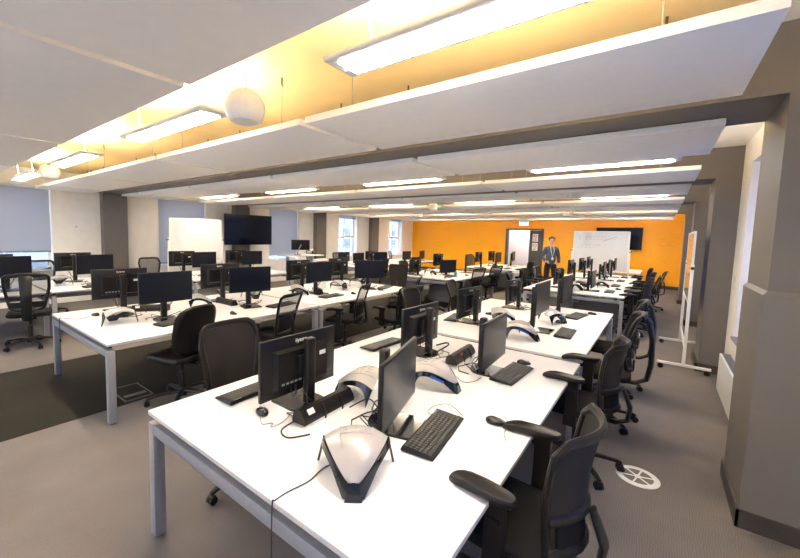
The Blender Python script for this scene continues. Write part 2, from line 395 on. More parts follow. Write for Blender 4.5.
fc = MB().b(-0.185, 0.185, -0.036, -0.030, 0.015, 0.185).build('sign_face', M['signgreen'], ex)
MB().b(-0.18, 0.18, -0.0375, -0.036, 0.125, 0.18).build('green_band', M['teal'], fc, False)
MB().tube([(-0.12, 0, 0.2), (-0.12, 0, 0.68)], 0.005).tube([(0.12, 0, 0.2), (0.12, 0, 0.68)], 0.005).build('suspension_rod', M['alu'], ex)

# pillars and beams
for k in range(0, 4):
    y0, y1 = P0 + BAY * k, P1 + BAY * k
    mb = MB().b(0.512, XR + 0.02, y0, y1, 1.44 if k == 0 else 0, 2.60)
    if k == 0:
        mb.b(0.492, XR + 0.02, y0 - 0.02, y1, 0, 1.43)
        mb.loft([[(0.492, y0 - .02, 1.43), (XR, y0 - .02, 1.43), (XR, y1, 1.43), (0.492, y1, 1.43)], [(0.512, y0, 1.455), (XR, y0, 1.455), (XR, y1, 1.455), (0.512, y1, 1.455)]])
    S('pillar_right', mb, M['greypaint'])
    S('baseboard_pillar', MB().b(0.476, XR, y0 - 0.035, y0 - 0.005 if k else y0 - 0.02, 0, 0.11).b(0.476, 0.51 if k else 0.491, y0 - 0.035, y1 + 0.01, 0, 0.11), M['skirting'])
for k in range(-1, 5):
    y0, y1 = P0 + BAY * k, P1 + BAY * k
    if k < 4:
        S('pillar_left', MB().b(XL - 0.02, -10.6, y0 + 0.02, y1 - 0.10, 0, 2.60), M['greypaint'])
        S('ceiling_beam', MB().b(XL - 0.02, XR + 0.02, y0 + 0.002, y1 - 0.002, 2.575, ZC), M['greypaint'])

# rafts: two rows per bay, panels butted along the room
LABROW = {}
RX = [0.29, -2.14, -4.60, -7.03, -9.46, -10.45]
rows = [(-3.56 + 0.04, -2.51), (-1.63, -0.68), (-0.04, 1.05)]
for k in range(5):
    rows.append((1.89 + BAY * k, 2.84 + BAY * k))
    if k < 4: rows.append((3.48 + BAY * k, 4.53 + BAY * k))
ordn = ['first', 'second', 'third', 'fourth', 'fifth', 'sixth', 'seventh', 'eighth', 'ninth', 'tenth', 'eleventh', 'twelfth']
pos5 = ['right-hand end', 'second from right', 'middle', 'second from left', 'window-side end']
for ri, (ya, yb) in enumerate(rows):
    for pi in range(5):
        x1, x0 = RX[pi] - (0.03 if pi else 0), RX[pi + 1] + 0.03
        if ri >= 10 and pi in (2,) : x0 += 0.0
        if ri < 2: lab = 'white raft panel hung behind the camera, %s, %s row' % (pos5[pi], ('rear', 'next')[ri])
        else: lab = 'white ceiling raft panel at the %s of the %s row from the front' % (pos5[pi], ordn[ri - 2])
        o = thing('ceiling_raft', lab, 'ceiling panel', ((x0 + x1) / 2, (ya + yb) / 2, 2.52), 0, 'suspended white ceiling rafts')
        w, dd = x1 - x0, yb - ya
        MB().b(-w / 2, w / 2, -dd / 2, dd / 2, 0, 0.048, 0.003).build('panel', M['raft'], o)
        for sx in (-1, 1):
            for sy in (-1, 1):
                MB().tube([(sx * (w / 2 - 0.35), sy * (dd / 2 - 0.12), 0.048), (sx * (w / 2 - 0.35), sy * (dd / 2 - 0.12), 0.455)], 0.0022, 5).build('hanger_wire', M['alu'], o)
                if ri >= 2: MB().cyl((sx * (w / 2 - 0.35), sy * (dd / 2 - 0.12), 0.40), (sx * (w / 2 - 0.35), sy * (dd / 2 - 0.12), 0.458), 0.007, seg=8).tube([(sx * (w / 2 - 0.35), sy * (dd / 2 - 0.12), 0.405), (sx * (w / 2 - 0.35) + 0.016, sy * (dd / 2 - 0.12), 0.395), (sx * (w / 2 - 0.35) + 0.012, sy * (dd / 2 - 0.12), 0.38)], 0.004, 6).build('ceiling_hook', M['brass'], o)

# ------------------------------------------------------------------ pendant luminaires in the gaps between rafts
def make_light():
    r = thing('linear_light', '', 'ceiling light')
    L, Wd = 1.50, 0.23
    body = MB().box((0, 0, 0.030), (L, Wd, 0.032), 0.014, seg=3); body.build('housing', M['whitesteel'], r)
    df = MB().b(-L / 2 + 0.07, L / 2 - 0.07, -Wd / 2 + 0.045, Wd / 2 - 0.045, 0.006, 0.0135).build('diffuser', M['lampdown'], r, False)
    lv = MB()
    for k in range(27):
        x = -L / 2 + 0.08 + k * (L - 0.16) / 26
        lv.b(x - 0.002, x + 0.002, -Wd / 2 + 0.046, Wd / 2 - 0.046, -0.002, 0.006)
    lv.b(-L / 2 + 0.05, L / 2 - 0.05, -0.003, 0.003, -0.002, 0.006)
    lv.build('louvre', M['whitesteel'], df, False)
    MB().b(-L / 2 + 0.1, L / 2 - 0.1, -Wd / 2 + 0.05, Wd / 2 - 0.05, 0.0462, 0.052).build('uplight_lens', M['lampup'], r, False)
    for sx in (-1, 1):
        MB().tube([(sx * 0.52, 0.0, 0.046), (sx * 0.53, -0.02, 0.16), (sx * 0.53, -0.03, 0.388)], 0.005, 6).build('suspension_cable', M['white'], r)
    return remember(r)
LP = make_light()
LX = [-0.64, -3.33, -6.0, -8.66]
for gi, yg in enumerate([1.47 + BAY * q for q in range(-1, 5)]):
    for li, x in enumerate(LX):
        g = ['behind the camera', 'in the nearest ceiling gap', 'in the second ceiling gap', 'in the third ceiling gap', 'in the fourth ceiling gap', 'in the far ceiling gap'][gi]
        place(LP, (x, yg, 2.557), 0, 'white lit linear pendant light %s, %s' % (g, ['nearest the right wall', 'second from the right wall', 'third from the right wall', 'nearest the windows'][li]), 'ceiling light', 'linear pendant lights')
def make_sphere():
    r = thing('pendant_speaker', '', 'speaker'); R = 0.125
    prof = [(0.002, R)] + [(R * math.sin(t), R * math.cos(t)) for t in [PI * k / 16 for k in range(1, 13)]]
    zc = prof[-1][1]; rc = prof[-1][0]
    prof += [(rc - 0.008, zc), (rc - 0.014, zc + 0.006), (0.002, zc + 0.006)]
    MB().lathe(prof, seg=32).build('globe', M['white'], r)
    MB().lathe([(0.002, zc + 0.003), (rc - 0.016, zc + 0.003), (rc - 0.016, zc + 0.0065), (0.002, zc + 0.0065)], seg=28).build('grille', M['whitesteel'], r)
    MB().tube([(0, 0, R - 0.004), (0, 0, 0.46)], 0.004, 6).build('cable', M['white'], r)
    return remember(r)
SP = make_sphere()
for (x, y, z, lab) in ((-2.19, 1.45, 2.52, 'large white globe speaker hanging in the nearest ceiling gap'),
                       (-7.05, 1.45, 2.52, 'white globe speaker hanging near the left window, left of all the others'),
                       (-4.63, 8.49, 2.48, 'small white globe speaker above the middle desks, left of the exit sign'),
                       (-2.19, 12.0, 2.50, 'small white globe speaker hanging above the far whiteboard'),
                       (-7.1, 12.0, 2.50, 'tiny distant white globe speaker at the left end of the orange wall')):
    place(SP, (x, y, z), 0, lab, 'speaker', 'white globe speakers')
def make_detector():
    r = thing('smoke_detector', '', 'smoke detector')
    MB().lathe([(0.002, -0.045), (0.03, -0.045), (0.045, -0.03), (0.05, -0.012), (0.055, -0.01), (0.055, 0), (0.002, 0)]).build('body', M['white'], r)
    MB().lathe([(0.002, -0.05), (0.012, -0.05), (0.014, -0.045), (0.002, -0.045)]).build('led_cap', M['alu'], r)
    return remember(r)
DT = make_detector()
for (x, y, lab) in ((-6.43, 3.95, 'small white smoke detector under the raft above the middle-row desks'),
                    (-1.35, 7.4, 'small white smoke detector under the raft above the second right-hand bench')):
    place(DT, (x, y, 2.52), 0, lab, 'smoke detector')

# ------------------------------------------------------------------ benches
def bench(x0, x1, y0, y1, lab, modesty=False, group='white office benches'):
    r = thing('office_bench', lab, 'desk', ((x0 + x1) / 2, (y0 + y1) / 2, 0), 0, group)
    w, d = (x1 - x0) / 2, (y1 - y0) / 2
    top = MB().b(-w, w, -d, d, 0.705, 0.73, 0.003).build('tabletop', M['laminate'], r)
    sides = MB()
    for s in (-1, 1):
        sides.b(s * w - 0.0008, s * w + 0.0008, -d + .004, d - .004, 0.7085, 0.7265); sides.b(-w + .004, w - .004, s * d - 0.0008, s * d + 0.0008, 0.7085, 0.7265)
    sides.build('edge_band', M['edge'], top, False)
    for sx in (-1, 1):
        for sy in (-1, 1):
            lx, ly = sx * (w - 0.030), sy * (d - 0.030)
            lg = MB().b(lx - 0.03, lx + 0.03, ly - 0.03, ly + 0.03, 0.012, 0.665, 0.004).build('leg', M['alu'], r)
            MB().cyl((lx, ly, 0.004), (lx, ly, 0.012), 0.02).build('foot', M['black'], lg)
    for sy in (-1, 1):
        ly = sy * (d - 0.030)
        MB().b(-w + 0.060, w - 0.060, ly - 0.028, ly + 0.028, 0.605, 0.665, 0.004).build('end_rail', M['alu'], r)
    for sx in (-0.55, 0.55):
        MB().b(sx * w - 0.02, sx * w + 0.02, -d + 0.07, d - 0.07, 0.61, 0.66, 0.004).build('long_rail', M['alu'], r)
    MB().b(-0.11, 0.11, -d + 0.2, d - 0.2, 0.52, 0.535).b(-0.115, -0.105, -d + 0.2, d - 0.2, 0.52, 0.62).b(0.105, 0.115, -d + 0.2, d - 0.2, 0.52, 0.62).build('cable_tray', M['alu'], r, False)
    sp = MB()
    for sx in (-1, 1):
        for sy in (-1, 1): sp.b(sx * (w - 0.12) - 0.02, sx * (w - 0.12) + 0.02, sy * (d - 0.05) - 0.015, sy * (d - 0.05) + 0.015, 0.66, 0.705)
    sp.build('spacer', M['black'], r, False)
    if modesty:
        MB().b(-w + 0.09, w * 0.0, -d + 0.10, -d + 0.12, 0.12, 0.62, 0.003).build('modesty_panel', M['darkpanel'], r)
        MB().b(0.02, w - 0.10, -d + 0.35, -d + 0.37, 0.12, 0.60, 0.003).build('modesty_panel', M['darkpanel'], r)
    return r
R0, R1x, L0, L1x, F0, F1x = -2.165, -0.445, -5.48, -3.69, -9.10, -7.33
BN = {
 'R1': (R0, R1x, 0.82, 3.36, 'nearest right-hand bench'), 'R2': (R0, R1x, 3.46, 6.04, 'second right-hand bench'),
 'R3': (R0, R1x, 7.92, 10.48, 'third right-hand bench'), 'R4': (R0, R1x, 10.52, 13.08, 'fourth right-hand bench'),
 'R5': (R0, R1x, 14.3, 16.5, 'last right-hand bench'),
 'L1': (L0, L1x, 1.09, 3.59, 'nearest middle-row bench'), 'L2': (L0, L1x, 3.63, 6.08, 'second middle-row bench'),
 'L3': (L0, L1x, 7.96, 10.5, 'third middle-row bench'), 'L4': (-5.3, -3.56, 11.95, 14.5, 'last middle-row bench'),
 'F0': (F0, F1x, -1.1, 1.43, 'left-edge window bench'), 'F1': (F0, F1x, 1.47, 2.9, 'short window bench'),
 'F2': (F0, F1x, 3.7, 6.25, 'middle window bench'), 'F3': (F0, F1x, 8.8, 11.35, 'third window bench'), 'F4': (F0, F1x, 11.45, 14.0, 'far window bench'),
}
blab = {
 'R1': 'large white bench in the foreground, nearest of the right-hand row', 'R2': 'white bench butted behind the foreground bench beside the right aisle',
 'R3': 'white bench with grey panel below, in front of the far whiteboard', 'R4': 'white bench directly beneath the far whiteboard, fourth along the right aisle',
 'R5': 'white bench glimpsed right of the far whiteboard by the orange wall', 'L1': 'white bench with slim silver legs at left, on the dark carpet strip',
 'L2': 'white middle-row bench beyond the paired silver legs', 'L3': 'white bench in the middle of the room with a silver end frame',
 'L4': 'white bench in front of the open doorway', 'F0': 'white bench cut by the left picture edge below the half-drawn blind',
 'F1': 'white bench behind the spine-backed chair at left, near the wall pillar', 'F2': 'white bench in front of the mobile whiteboard and wall television',
 'F3': 'white bench beside the far uncovered window', 'F4': 'white bench nearest the left corner of the orange wall'}
for k, (x0, x1, y0, y1, nm) in BN.items(): bench(x0, x1, y0, y1, blab[k], modesty=k in ('R3', 'L3', 'L4'))
# aluminium service channel between the two foreground benches
o = thing('cable_channel', 'silver cable channel bridging the gap between the two nearest benches', 'cable channel', (-1.295, 3.41, 0.70))
MB().b(-0.82, 0.82, -0.046, 0.046, -0.03, 0.012, 0.003).build('channel', M['alu'], o)
sl = MB()
for k in range(5): sl.b(-0.72 + k * 0.30, -0.52 + k * 0.30, -0.022, 0.022, 0.0125, 0.0150)
sl.build('slot', M['black'], o, False)

# ------------------------------------------------------------------ monitors
def make_monitor(hgt, logo=True, arm=False):
    """screen faces +x; panel top at hgt above the desk"""
    r = thing('monitor', '', 'monitor'); w, h = 0.555, 0.335; zc = hgt - h / 2
    pm = MB().box((0, 0, zc), (0.022, w, h), 0.004)
    poly = []
    pm.loft([[(-0.011, -w * .36, zc - h * .36), (-0.011, w * .36, zc - h * .36), (-0.011, w * .36, zc + h * .30), (-0.011, -w * .36, zc + h * .30)],
             [(-0.040, -w * .33, zc - h * .33), (-0.040, w * .33, zc - h * .33), (-0.040, w * .33, zc + h * .26), (-0.040, -w * .33, zc + h * .26)]])
    p = pm.build('panel', M['bezel'], r)
    MB().b(0.0112, 0.0125, -w / 2 + 0.010, w / 2 - 0.010, zc - h / 2 + 0.020, zc + h / 2 - 0.010).build('screen', M['screen'], p, False)
    if logo:
        t = text_mesh('logo', 'iiyama', 0.034, M['paper'], p); t.rotation_euler = (PI / 2, 0, -PI / 2); t.location = (-0.0122, 0.0, zc + h * .40)
    MB().b(-0.0415, -0.040, -0.17, -0.12, zc + 0.02, zc + 0.045).build('sticker', M['paper'], p, False)
    pt = MB()
    for k in range(5): pt.b(-0.0412, -0.040, 0.02 + k * 0.03, 0.04 + k * 0.03, zc - 0.095, zc - 0.083)
    pt.build('ports', M['alu'], p, False)
    MB().box((-0.052, 0, zc), (0.026, 0.11, 0.11), 0.006).build('mounting_plate', M['black'], r)
    ch = max(0.40, hgt - 0.06)
    MB().box((-0.085, 0, ch / 2 + 0.01), (0.045, 0.062, ch - 0.02), 0.010, seg=3).build('stand_column', M['brownblack'], r)
    n = 20; pl = []
    for k in range(n): 
        a = PI / 2 + PI * k / (n - 1); pl.append((-0.06 + 0.10 * math.cos(a), 0.118 * math.sin(a)))
    pl += [(0.11, -0.118), (0.118, -0.11), (0.118, 0.11), (0.11, 0.118)]
    MB().prism(pl, 0, 0.014).build('stand_base', M['gloss'] if not arm else M['black'], r)
    cb = MB().tube([(-0.03, 0.05, zc - 0.09), (-0.05, 0.07, zc - 0.17), (-0.10, 0.07, 0.12), (-0.13, 0.03, 0.06), (-0.16, 0.0, 0.012)], 0.0035, 6)
    cb.tube([(-0.03, 0.10, zc - 0.09), (-0.06, 0.09, zc - 0.18), (-0.12, 0.05, 0.10), (-0.15, 0.06, 0.02)], 0.003, 6)
    cb.tube([(-0.15, 0.06, 0.01), (-0.19, 0.10, 0.006), (-0.20, 0.17, 0.02), (-0.15, 0.21, 0.05), (-0.11, 0.18, 0.03), (-0.13, 0.12, 0.008), (-0.20, 0.05, 0.006), (-0.24, -0.06, 0.006), (-0.20, -0.15, 0.006), (-0.12, -0.16, 0.005)], 0.0038, 6)
    cb.tube([(-0.16, 0.0, 0.012), (-0.20, -0.04, 0.03), (-0.17, -0.10, 0.05), (-0.12, -0.11, 0.02), (-0.13, -0.06, 0.006), (-0.22, 0.02, 0.006)], 0.003, 6)
    cb.build('video_cable', M['cable'], r)
    return remember(r)
MLO = make_monitor(0.41); MHI = make_monitor(0.535)
D = math.radians
mons = [ # key side X Y panel-edge angle, height proto, place words
 ('R1', 'r', -1.02, 1.58, 105, MLO, 'near'), ('R1', 'l', -1.63, 1.44, 89, MLO, 'near'), ('R1', 'l', -1.57, 2.74, 88, MLO, 'far'), ('R1', 'r', -0.92, 2.69, 92, MLO, 'far'),
 ('R2', 'l', -1.73, 4.15, 84, MLO, 'near'), ('R2', 'r', -0.97, 4.30, 89, MHI, 'near'), ('R2', 'l', -1.63, 5.46, 89, MLO, 'far'), ('R2', 'r', -0.92, 5.36, 88, MHI, 'far'),
 ('L1', 'r', -4.26, 1.83, 88, MHI, 'near'), ('L1', 'l', -4.90, 1.60, 88, MHI, 'near'), ('L1', 'r', -4.27, 2.90, 75, MHI, 'far'), ('L1', 'l', -4.95, 2.85, 92, MHI, 'far'),
 ('L2', 'r', -4.43, 4.32, 88, MHI, 'near'), ('L2', 'l', -4.92, 4.30, 95, MHI, 'near'), ('L2', 'r', -4.21, 5.38, 55, MHI, 'far'), ('L2', 'l', -4.95, 5.35, 92, MHI, 'far'),
 ('F0', 'r', -7.85, 1.07, 95, MHI, 'far'), ('F0', 'l', -8.5, 0.95, 90, MHI, 'far'),
 ('F1', 'r', -7.80, 2.17, 94, MHI, 'only'), ('F1', 'l', -8.6, 2.05, 92, MHI, 'only'),
 ('F2', 'r', -7.95, 4.23, 92, MHI, 'near'), ('F2', 'l', -8.5, 4.0, 85, MHI, 'near'), ('F2', 'r', -7.95, 5.45, 88, MHI, 'far'), ('F2', 'l', -8.5, 5.35, 86, MHI, 'far'),
 ('F3', 'r', -7.85, 9.45, 90, MLO, 'near'), ('F3', 'l', -8.5, 9.45, 90, MLO, 'near'), ('F3', 'r', -7.9, 10.75, 70, MLO, 'far'), ('F3', 'l', -8.5, 10.9, 90, MLO, 'far'),
 ('F4', 'r', -7.85, 12.4, 88, MLO, 'near'), ('F4', 'r', -7.85, 13.6, 100, MLO, 'far'),
 ('L3', 'r', -4.3, 8.85, 75, MLO, 'near'), ('L3', 'l', -4.95, 8.25, 90, MLO, 'near'), ('L3', 'l', -4.9, 9.4, 90, MHI, 'far'), ('L3', 'r', -4.25, 10.0, 95, MHI, 'far'),
 ('L4', 'r', -4.25, 12.45, 92, MHI, 'near'), ('L4', 'l', -4.8, 12.1, 90, MHI, 'near'), ('L4', 'l', -4.8, 13.3, 88, MHI, 'far'), ('L4', 'r', -4.2, 13.9, 98, MHI, 'far'),
 ('R3', 'l', -1.65, 8.55, 85, MLO, 'near'), ('R3', 'r', -1.0, 8.5, 90, MLO, 'near'), ('R3', 'l', -1.65, 9.9, 88, MHI, 'far'), ('R3', 'r', -0.95, 9.75, 92, MHI, 'far'),
 ('R4', 'l', -1.62, 11.2, 88, MHI, 'near'), ('R4', 'r', -0.98, 11.1, 92, MHI, 'near'), ('R4', 'l', -1.62, 12.45, 90, MHI, 'far'), ('R4', 'r', -0.95, 12.3, 90, MHI, 'far'),
]
for key, side, x, y, ang, proto, end in mons:
    rz = D(ang - 90) + (0 if side == 'r' else PI)
    look = 'black monitor with its dark screen towards us' if side == 'r' else 'black monitor with its back towards us'
    endw = {'near': ', near end', 'far': ', far end', 'only': ''}[end]
    place(proto, (x, y, 0.73), rz, '%s on the %s%s' % (look, BN[key][4], endw), 'monitor', 'desk monitors')

# ------------------------------------------------------------------ keyboards, mice
def make_keyboard():
    r = thing('keyboard', '', 'keyboard'); b_ = MB()
    b_.loft([[(-0.075, -0.225, 0.002), (0.075, -0.225, 0.002), (0.075, 0.225, 0.002), (-0.075, 0.225, 0.002)],
             [(-0.080, -0.23, 0.010), (0.080, -0.23, 0.006), (0.080, 0.23, 0.006), (-0.080, 0.23, 0.010)],
             [(-0.075, -0.225, 0.025), (0.076, -0.225, 0.013), (0.076, 0.225, 0.013), (-0.075, 0.225, 0.025)]])
    bd = b_.build('case', M['black'], r)
    k = MB()
    for i in range(6):
        x = -0.058 + i * 0.0225; z = 0.0265 - (x + 0.075) * 0.08
        y = -0.213; 
        while y < 0.205:
            w = 0.018
            if i == 5 and -0.11 < y < -0.09: w = 0.10
            k.box((x, y + w / 2, z), (0.0175, w - 0.002, 0.008), 0.002, seg=1)
            y += w + 0.003
    k.build('keys', M['keys'], r)
    MB().b(-0.072, -0.066, 0.15, 0.20, 0.0245, 0.0262).build('indicator_strip', M['alu'], bd, False)
    return remember(r)
KB = make_keyboard()
def make_mouse():
    r = thing('mouse', '', 'mouse')
    rings = []
    for k, (t, s) in enumerate(((0.0, 0.9), (0.25, 1.0), (0.55, 0.95), (0.8, 0.75), (0.95, 0.4))):
        rings.append([(0.055 * s * math.cos(a), 0.031 * s * math.sin(a), 0.003 + 0.032 * t * (1 - 0.25 * math.cos(a))) for a in [2 * PI * q / 20 for q in range(20)]])
    MB().loft(rings).build('shell', M['gloss'], r)
    MB().tube([(0.025, 0, 0.030), (0.038, 0, 0.024)], 0.004, 8).build('wheel', M['alu'], r)
    return remember(r)
MS = make_mouse()
kbs = [('R1', -0.83, 1.63, 7, 'right side, near end'), ('R1', -0.79, 2.74, -3, 'right side, far end'), ('R1', -1.95, 1.36, 182, 'left side, near end'), ('R1', -1.93, 2.7, 176, 'left side, far end'),
       ('R2', -0.73, 4.34, 2, 'right side, near end'), ('R2', -0.80, 5.43, -8, 'right side, far end'), ('R2', -1.94, 4.22, 190, 'left side, near end'),
       ('L1', -4.07, 1.86, 12, 'right side, near end'), ('L1', -4.05, 3.25, 8, 'right side, far end'), ('L1', -5.2, 1.75, 180, 'left side, near end'),
       ('L2', -4.1, 4.28, 4, 'right side, near end'), ('L2', -4.1, 5.75, 15, 'right side, far end'),
       ('F2', -7.6, 4.3, 0, 'near end'), ('F1', -7.55, 2.15, 6, 'right side'), ('L3', -4.1, 8.6, 0, 'right side, near end'), ('L3', -5.2, 8.5, 180, 'left side'),
       ('R3', -0.72, 8.6, 0, 'right side, near end'), ('R3', -0.72, 9.85, 0, 'right side, far end'), ('R4', -0.72, 11.2, 0, 'right side, near end'), ('R4', -0.72, 12.4, 0, 'right side, far end'), ('L4', -3.95, 12.5, 3, 'right side')]
for key, x, y, a, wd in kbs:
    place(KB, (x, y, 0.7305), D(a), 'black keyboard on the %s, %s' % (BN[key][4], wd), 'keyboard', 'black keyboards')
mss = [('R1', -1.66, 1.2, 165, 'lying near its front corner'), ('R2', -0.88, 4.86, 10, 'beside the riser leg with painted blue reflection'), ('R2', -1.70, 4.72, 170, 'between the back-turned monitors'),
       ('R1', -0.79, 3.03, 30, 'just beyond the far right keyboard'), ('R1', -0.63, 1.94, 15, 'at the tip of the nearest armrest'), ('R2', -0.66, 5.74, 20, 'at the aisle corner'), ('L1', -5.02, 1.38, 200, 'by its near left corner'),
       ('L1', -4.0, 2.48, 10, 'between the two keyboards'), ('L2', -4.0, 4.7, 0, 'right of the middle keyboard'), ('L2', -3.95, 5.4, 15, 'near the far keyboard'), ('R3', -0.62, 9.1, 0, 'between aisle-side keyboards'), ('L3', -3.95, 9.2, 0, 'on its right side')]
for key, x, y, a, wd in mss:
    place(MS, (x, y, 0.73), D(a), 'black mouse on the %s, %s' % (BN[key][4], wd), 'mouse', 'black mice')

# ------------------------------------------------------------------ arched laptop risers
def make_riser(blue):
    """arched stand: narrow black V foot in front (+x), domed pale shell, two splayed rear legs"""
    r = thing('laptop_riser', '', 'laptop stand'); n = 22
    def w(t): return 0.012 + 0.120 * math.sin(PI / 2 * min(1, t * 1.2)) ** 0.8
    def z(t): return 0.062 + 0.106 * math.sin(PI * (0.02 + 0.70 * t))
    def x(t): return 0.125 - 0.255 * t
    def top(t, u): return V(x(t) + 0.02 * (1 - u * u) * (t - 0.5) * -1, u * w(t), z(t) - 0.045 * abs(u) ** 2.2 * (0.25 + 0.75 * t))
    us = [-1 + 2 * k / 14 for k in range(15)]
    sh = MB().sheet([[top(t, u) for u in us] for t in [i / n for i in range(n + 1)]], 0.010).build('shell', M['shell'], r)
    rb = MB()
    for s_ in (-0.55, 0.55): rb.tube([top(t, s_ * (1 - 0.25 * (t - .6) ** 2)) + V(0, 0, 0.006) for t in [0.35 + 0.6 * k / 12 for k in range(13)]], 0.0032, 6)
    rb.tube([top(0.62, u) + V(0, 0, 0.006) for u in [-0.55 + 1.1 * k / 8 for k in range(9)]], 0.0032, 6)
    for s_ in (-0.3, 0.0, 0.3): rb.tube([top(t, s_) + V(0, 0, 0.006) for t in (0.70, 0.75, 0.80)], 0.003, 6)
    rb.build('ridge', M['shell'], sh)
    def low(t):
        ze = top(t, 1).z
        a = min(1, max(0, (t - 0.05) / 0.26)); b_ = min(1, max(0, (0.98 - t) / 0.26))
        k = (math.sin(PI / 2 * a) ** 0.6) * (math.sin(PI / 2 * b_) ** 0.6)
        return 0.001 + k * (ze - 0.029)
    for s_ in (-1, 1):
        gg = []
        for i in range(n + 1):
            t = i / n; e = top(t, s_); zl = low(t); row = []
            for q in (0, 0.25, 0.5, 0.75, 1):
                dz = (e.z - zl) * q
                row.append((e.x + 0.30 * dz * (1 - t) ** 2 + 0.30 * dz * t ** 3, e.y + s_ * (0.006 + 0.22 * dz * (0.25 + t)), e.z + 0.002 - dz))
            gg.append(row)
        lg = MB().sheet(gg, 0.010).build('leg', M['gloss'], r)
        if blue:
            bt = []
            for k in range(9):
                t = 0.20 + 0.30 * k / 8; e = top(t, s_); bt.append((e.x + 0.002, e.y + s_ * 0.019, e.z - 0.020))
            MB().tube(bt, 0.0075, 6, flat=(1, .35), up=(0, 0, 1)).build('painted_reflection', M['blue'], lg)  # strip painting the bluish window reflection on the glossy black leg
    e = top(0, 1)
    MB().loft([[(0.118, -0.016, 0.068), (0.132, -0.016, 0.066), (0.132, 0.016, 0.066), (0.118, 0.016, 0.068)], [(0.125, -0.024, 0.03), (0.146, -0.026, 0.03), (0.146, 0.026, 0.03), (0.125, 0.024, 0.03)],
               [(0.125, -0.032, 0.001), (0.152, -0.034, 0.001), (0.152, 0.034, 0.001), (0.125, 0.032, 0.001)]]).build('front_foot', M['gloss'], r)
    return remember(r)
RS = make_riser(False); RSB = make_riser(True)
ris = [('R1', -0.925, 1.12, -52, RS, 'with its narrow foot towards us, in the foreground'), ('R1', -1.10, 2.17, 5, RSB, 'in its middle, arched side-on behind the screen'),
       ('R1', -1.42, 1.74, 200, RS, 'half hidden behind the nearest stand column'),
       ('R2', -1.02, 3.84, -5, RSB, 'near its front edge'), ('R2', -1.42, 4.42, 20, RSB, 'white shell behind the front riser'), ('R2', -0.95, 4.83, 40, RSB, 'under the second screen, blue reflection painted on leg'),
       ('L1', -4.48, 1.42, 178, RS, 'standing alone at its near end'), ('L1', -4.72, 2.45, 60, RS, 'behind the padded chair'), ('L1', -4.85, 3.35, -20, RS, 'at its far end'),
       ('L2', -4.55, 4.0, 50, RS, 'tilted at its near end'), ('L2', -4.55, 4.98, 90, RS, 'in its middle'), ('L2', -4.75, 5.75, 90, RS, 'at its far end'),
       ('F1', -8.2, 1.76, 175, RS, 'left of the two monitors'), ('F2', -8.2, 4.85, 75, RS, 'between the monitor pairs'),
       ('L3', -4.64, 8.55, 60, RS, 'white shell between monitors'), ('L3', -4.6, 9.6, 120, RS, 'beyond the screen'), ('L4', -4.55, 12.9, 60, RS, 'among the monitors'),
       ('R3', -1.3, 8.35, 30, RS, 'near its left front'), ('R3', -0.95, 9.3, 20, RS, 'large and white in its middle'), ('R3', -1.25, 9.0, 80, RS, 'dark legs between the stands'), ('R4', -1.2, 11.7, 10, RS, 'below the whiteboard'),
       ('F3', -8.1, 10.1, 60, RS, 'between monitors'), ('F4', -7.9, 13.0, 90, RS, 'near the orange wall')]
for key, x, y, a, pr, wd in ris:
    place(pr, (x, y, 0.73), D(a), 'white arched riser on %s, %s' % (BN[key][4], wd), 'laptop stand', 'white arched laptop risers')

# ------------------------------------------------------------------ desk power modules
def make_power(red):
    r = thing('power_module', '', 'power socket'); L = 0.40; R = 0.045
    pr = [(-0.045, 0.012), (-0.048, 0.03), (-0.036, 0.07), (-0.012, 0.085), (0.014, 0.082), (0.04, 0.05), (0.048, 0.028), (0.045, 0.012)]
    b_ = MB().loft([[(px, y * 1.0, pz) for px, pz in pr] for y in (-L / 2, -L / 2 + 0.004, L / 2 - 0.004, L / 2)])
    bd = b_.build('housing', M['brownblack'], r)
    MB().b(0.02, 0.05, -L / 2 + 0.05, L / 2 - 0.05, 0.0, 0.012).b(-0.05, -0.02, -L / 2 + 0.05, L / 2 - 0.05, 0, 0.012).build('clamp_foot', M['white'], r, False)
    if not red: MB().box((0.0292, -0.14, 0.067), (0.030, 0.045, 0.002), ry=0.88).build('sticker', M['paper'], bd, False)
    if red: MB().box((0.030, -0.06, 0.066), (0.022, 0.022, 0.006), 0.002, ry=0.88).build('red_switch', M['red'], bd)
    for y in ((0.02, 0.11) if red else ()): MB().box((0.030, y, 0.0655), (0.034, 0.05, 0.003), 0.001, ry=0.88).build('socket', M['black'], bd)
    for y in (-0.05, 0.09): MB().tube([(0.05, y, 0.002), (0.052, y, 0.03), (0.03, y, 0.074)], 0.006, 6).build('strap', M['black'], r)
    return remember(r)
PW = make_power(False); PWR = make_power(True)
for key, x, y, a, wd in (('R1', -1.415, 1.44, 2, 'dark cylinder with a white sticker in the foreground'), ('R1', -1.22, 2.80, 2, 'with a red switch between the monitors'), ('L1', -4.84, 1.90, -30, 'behind the arched riser'),
                         ('L1', -4.62, 2.76, 90, 'with a red light beside the far screen'), ('L2', -4.6, 4.45, 60, 'by the near screen'), ('R3', -1.3, 9.5, 0, 'among the stands')):
    place(PWR if 'red' in wd else PW, (x, y, 0.73), D(a), 'desk power unit on %s, %s' % (BN[key][4], wd), 'power socket')

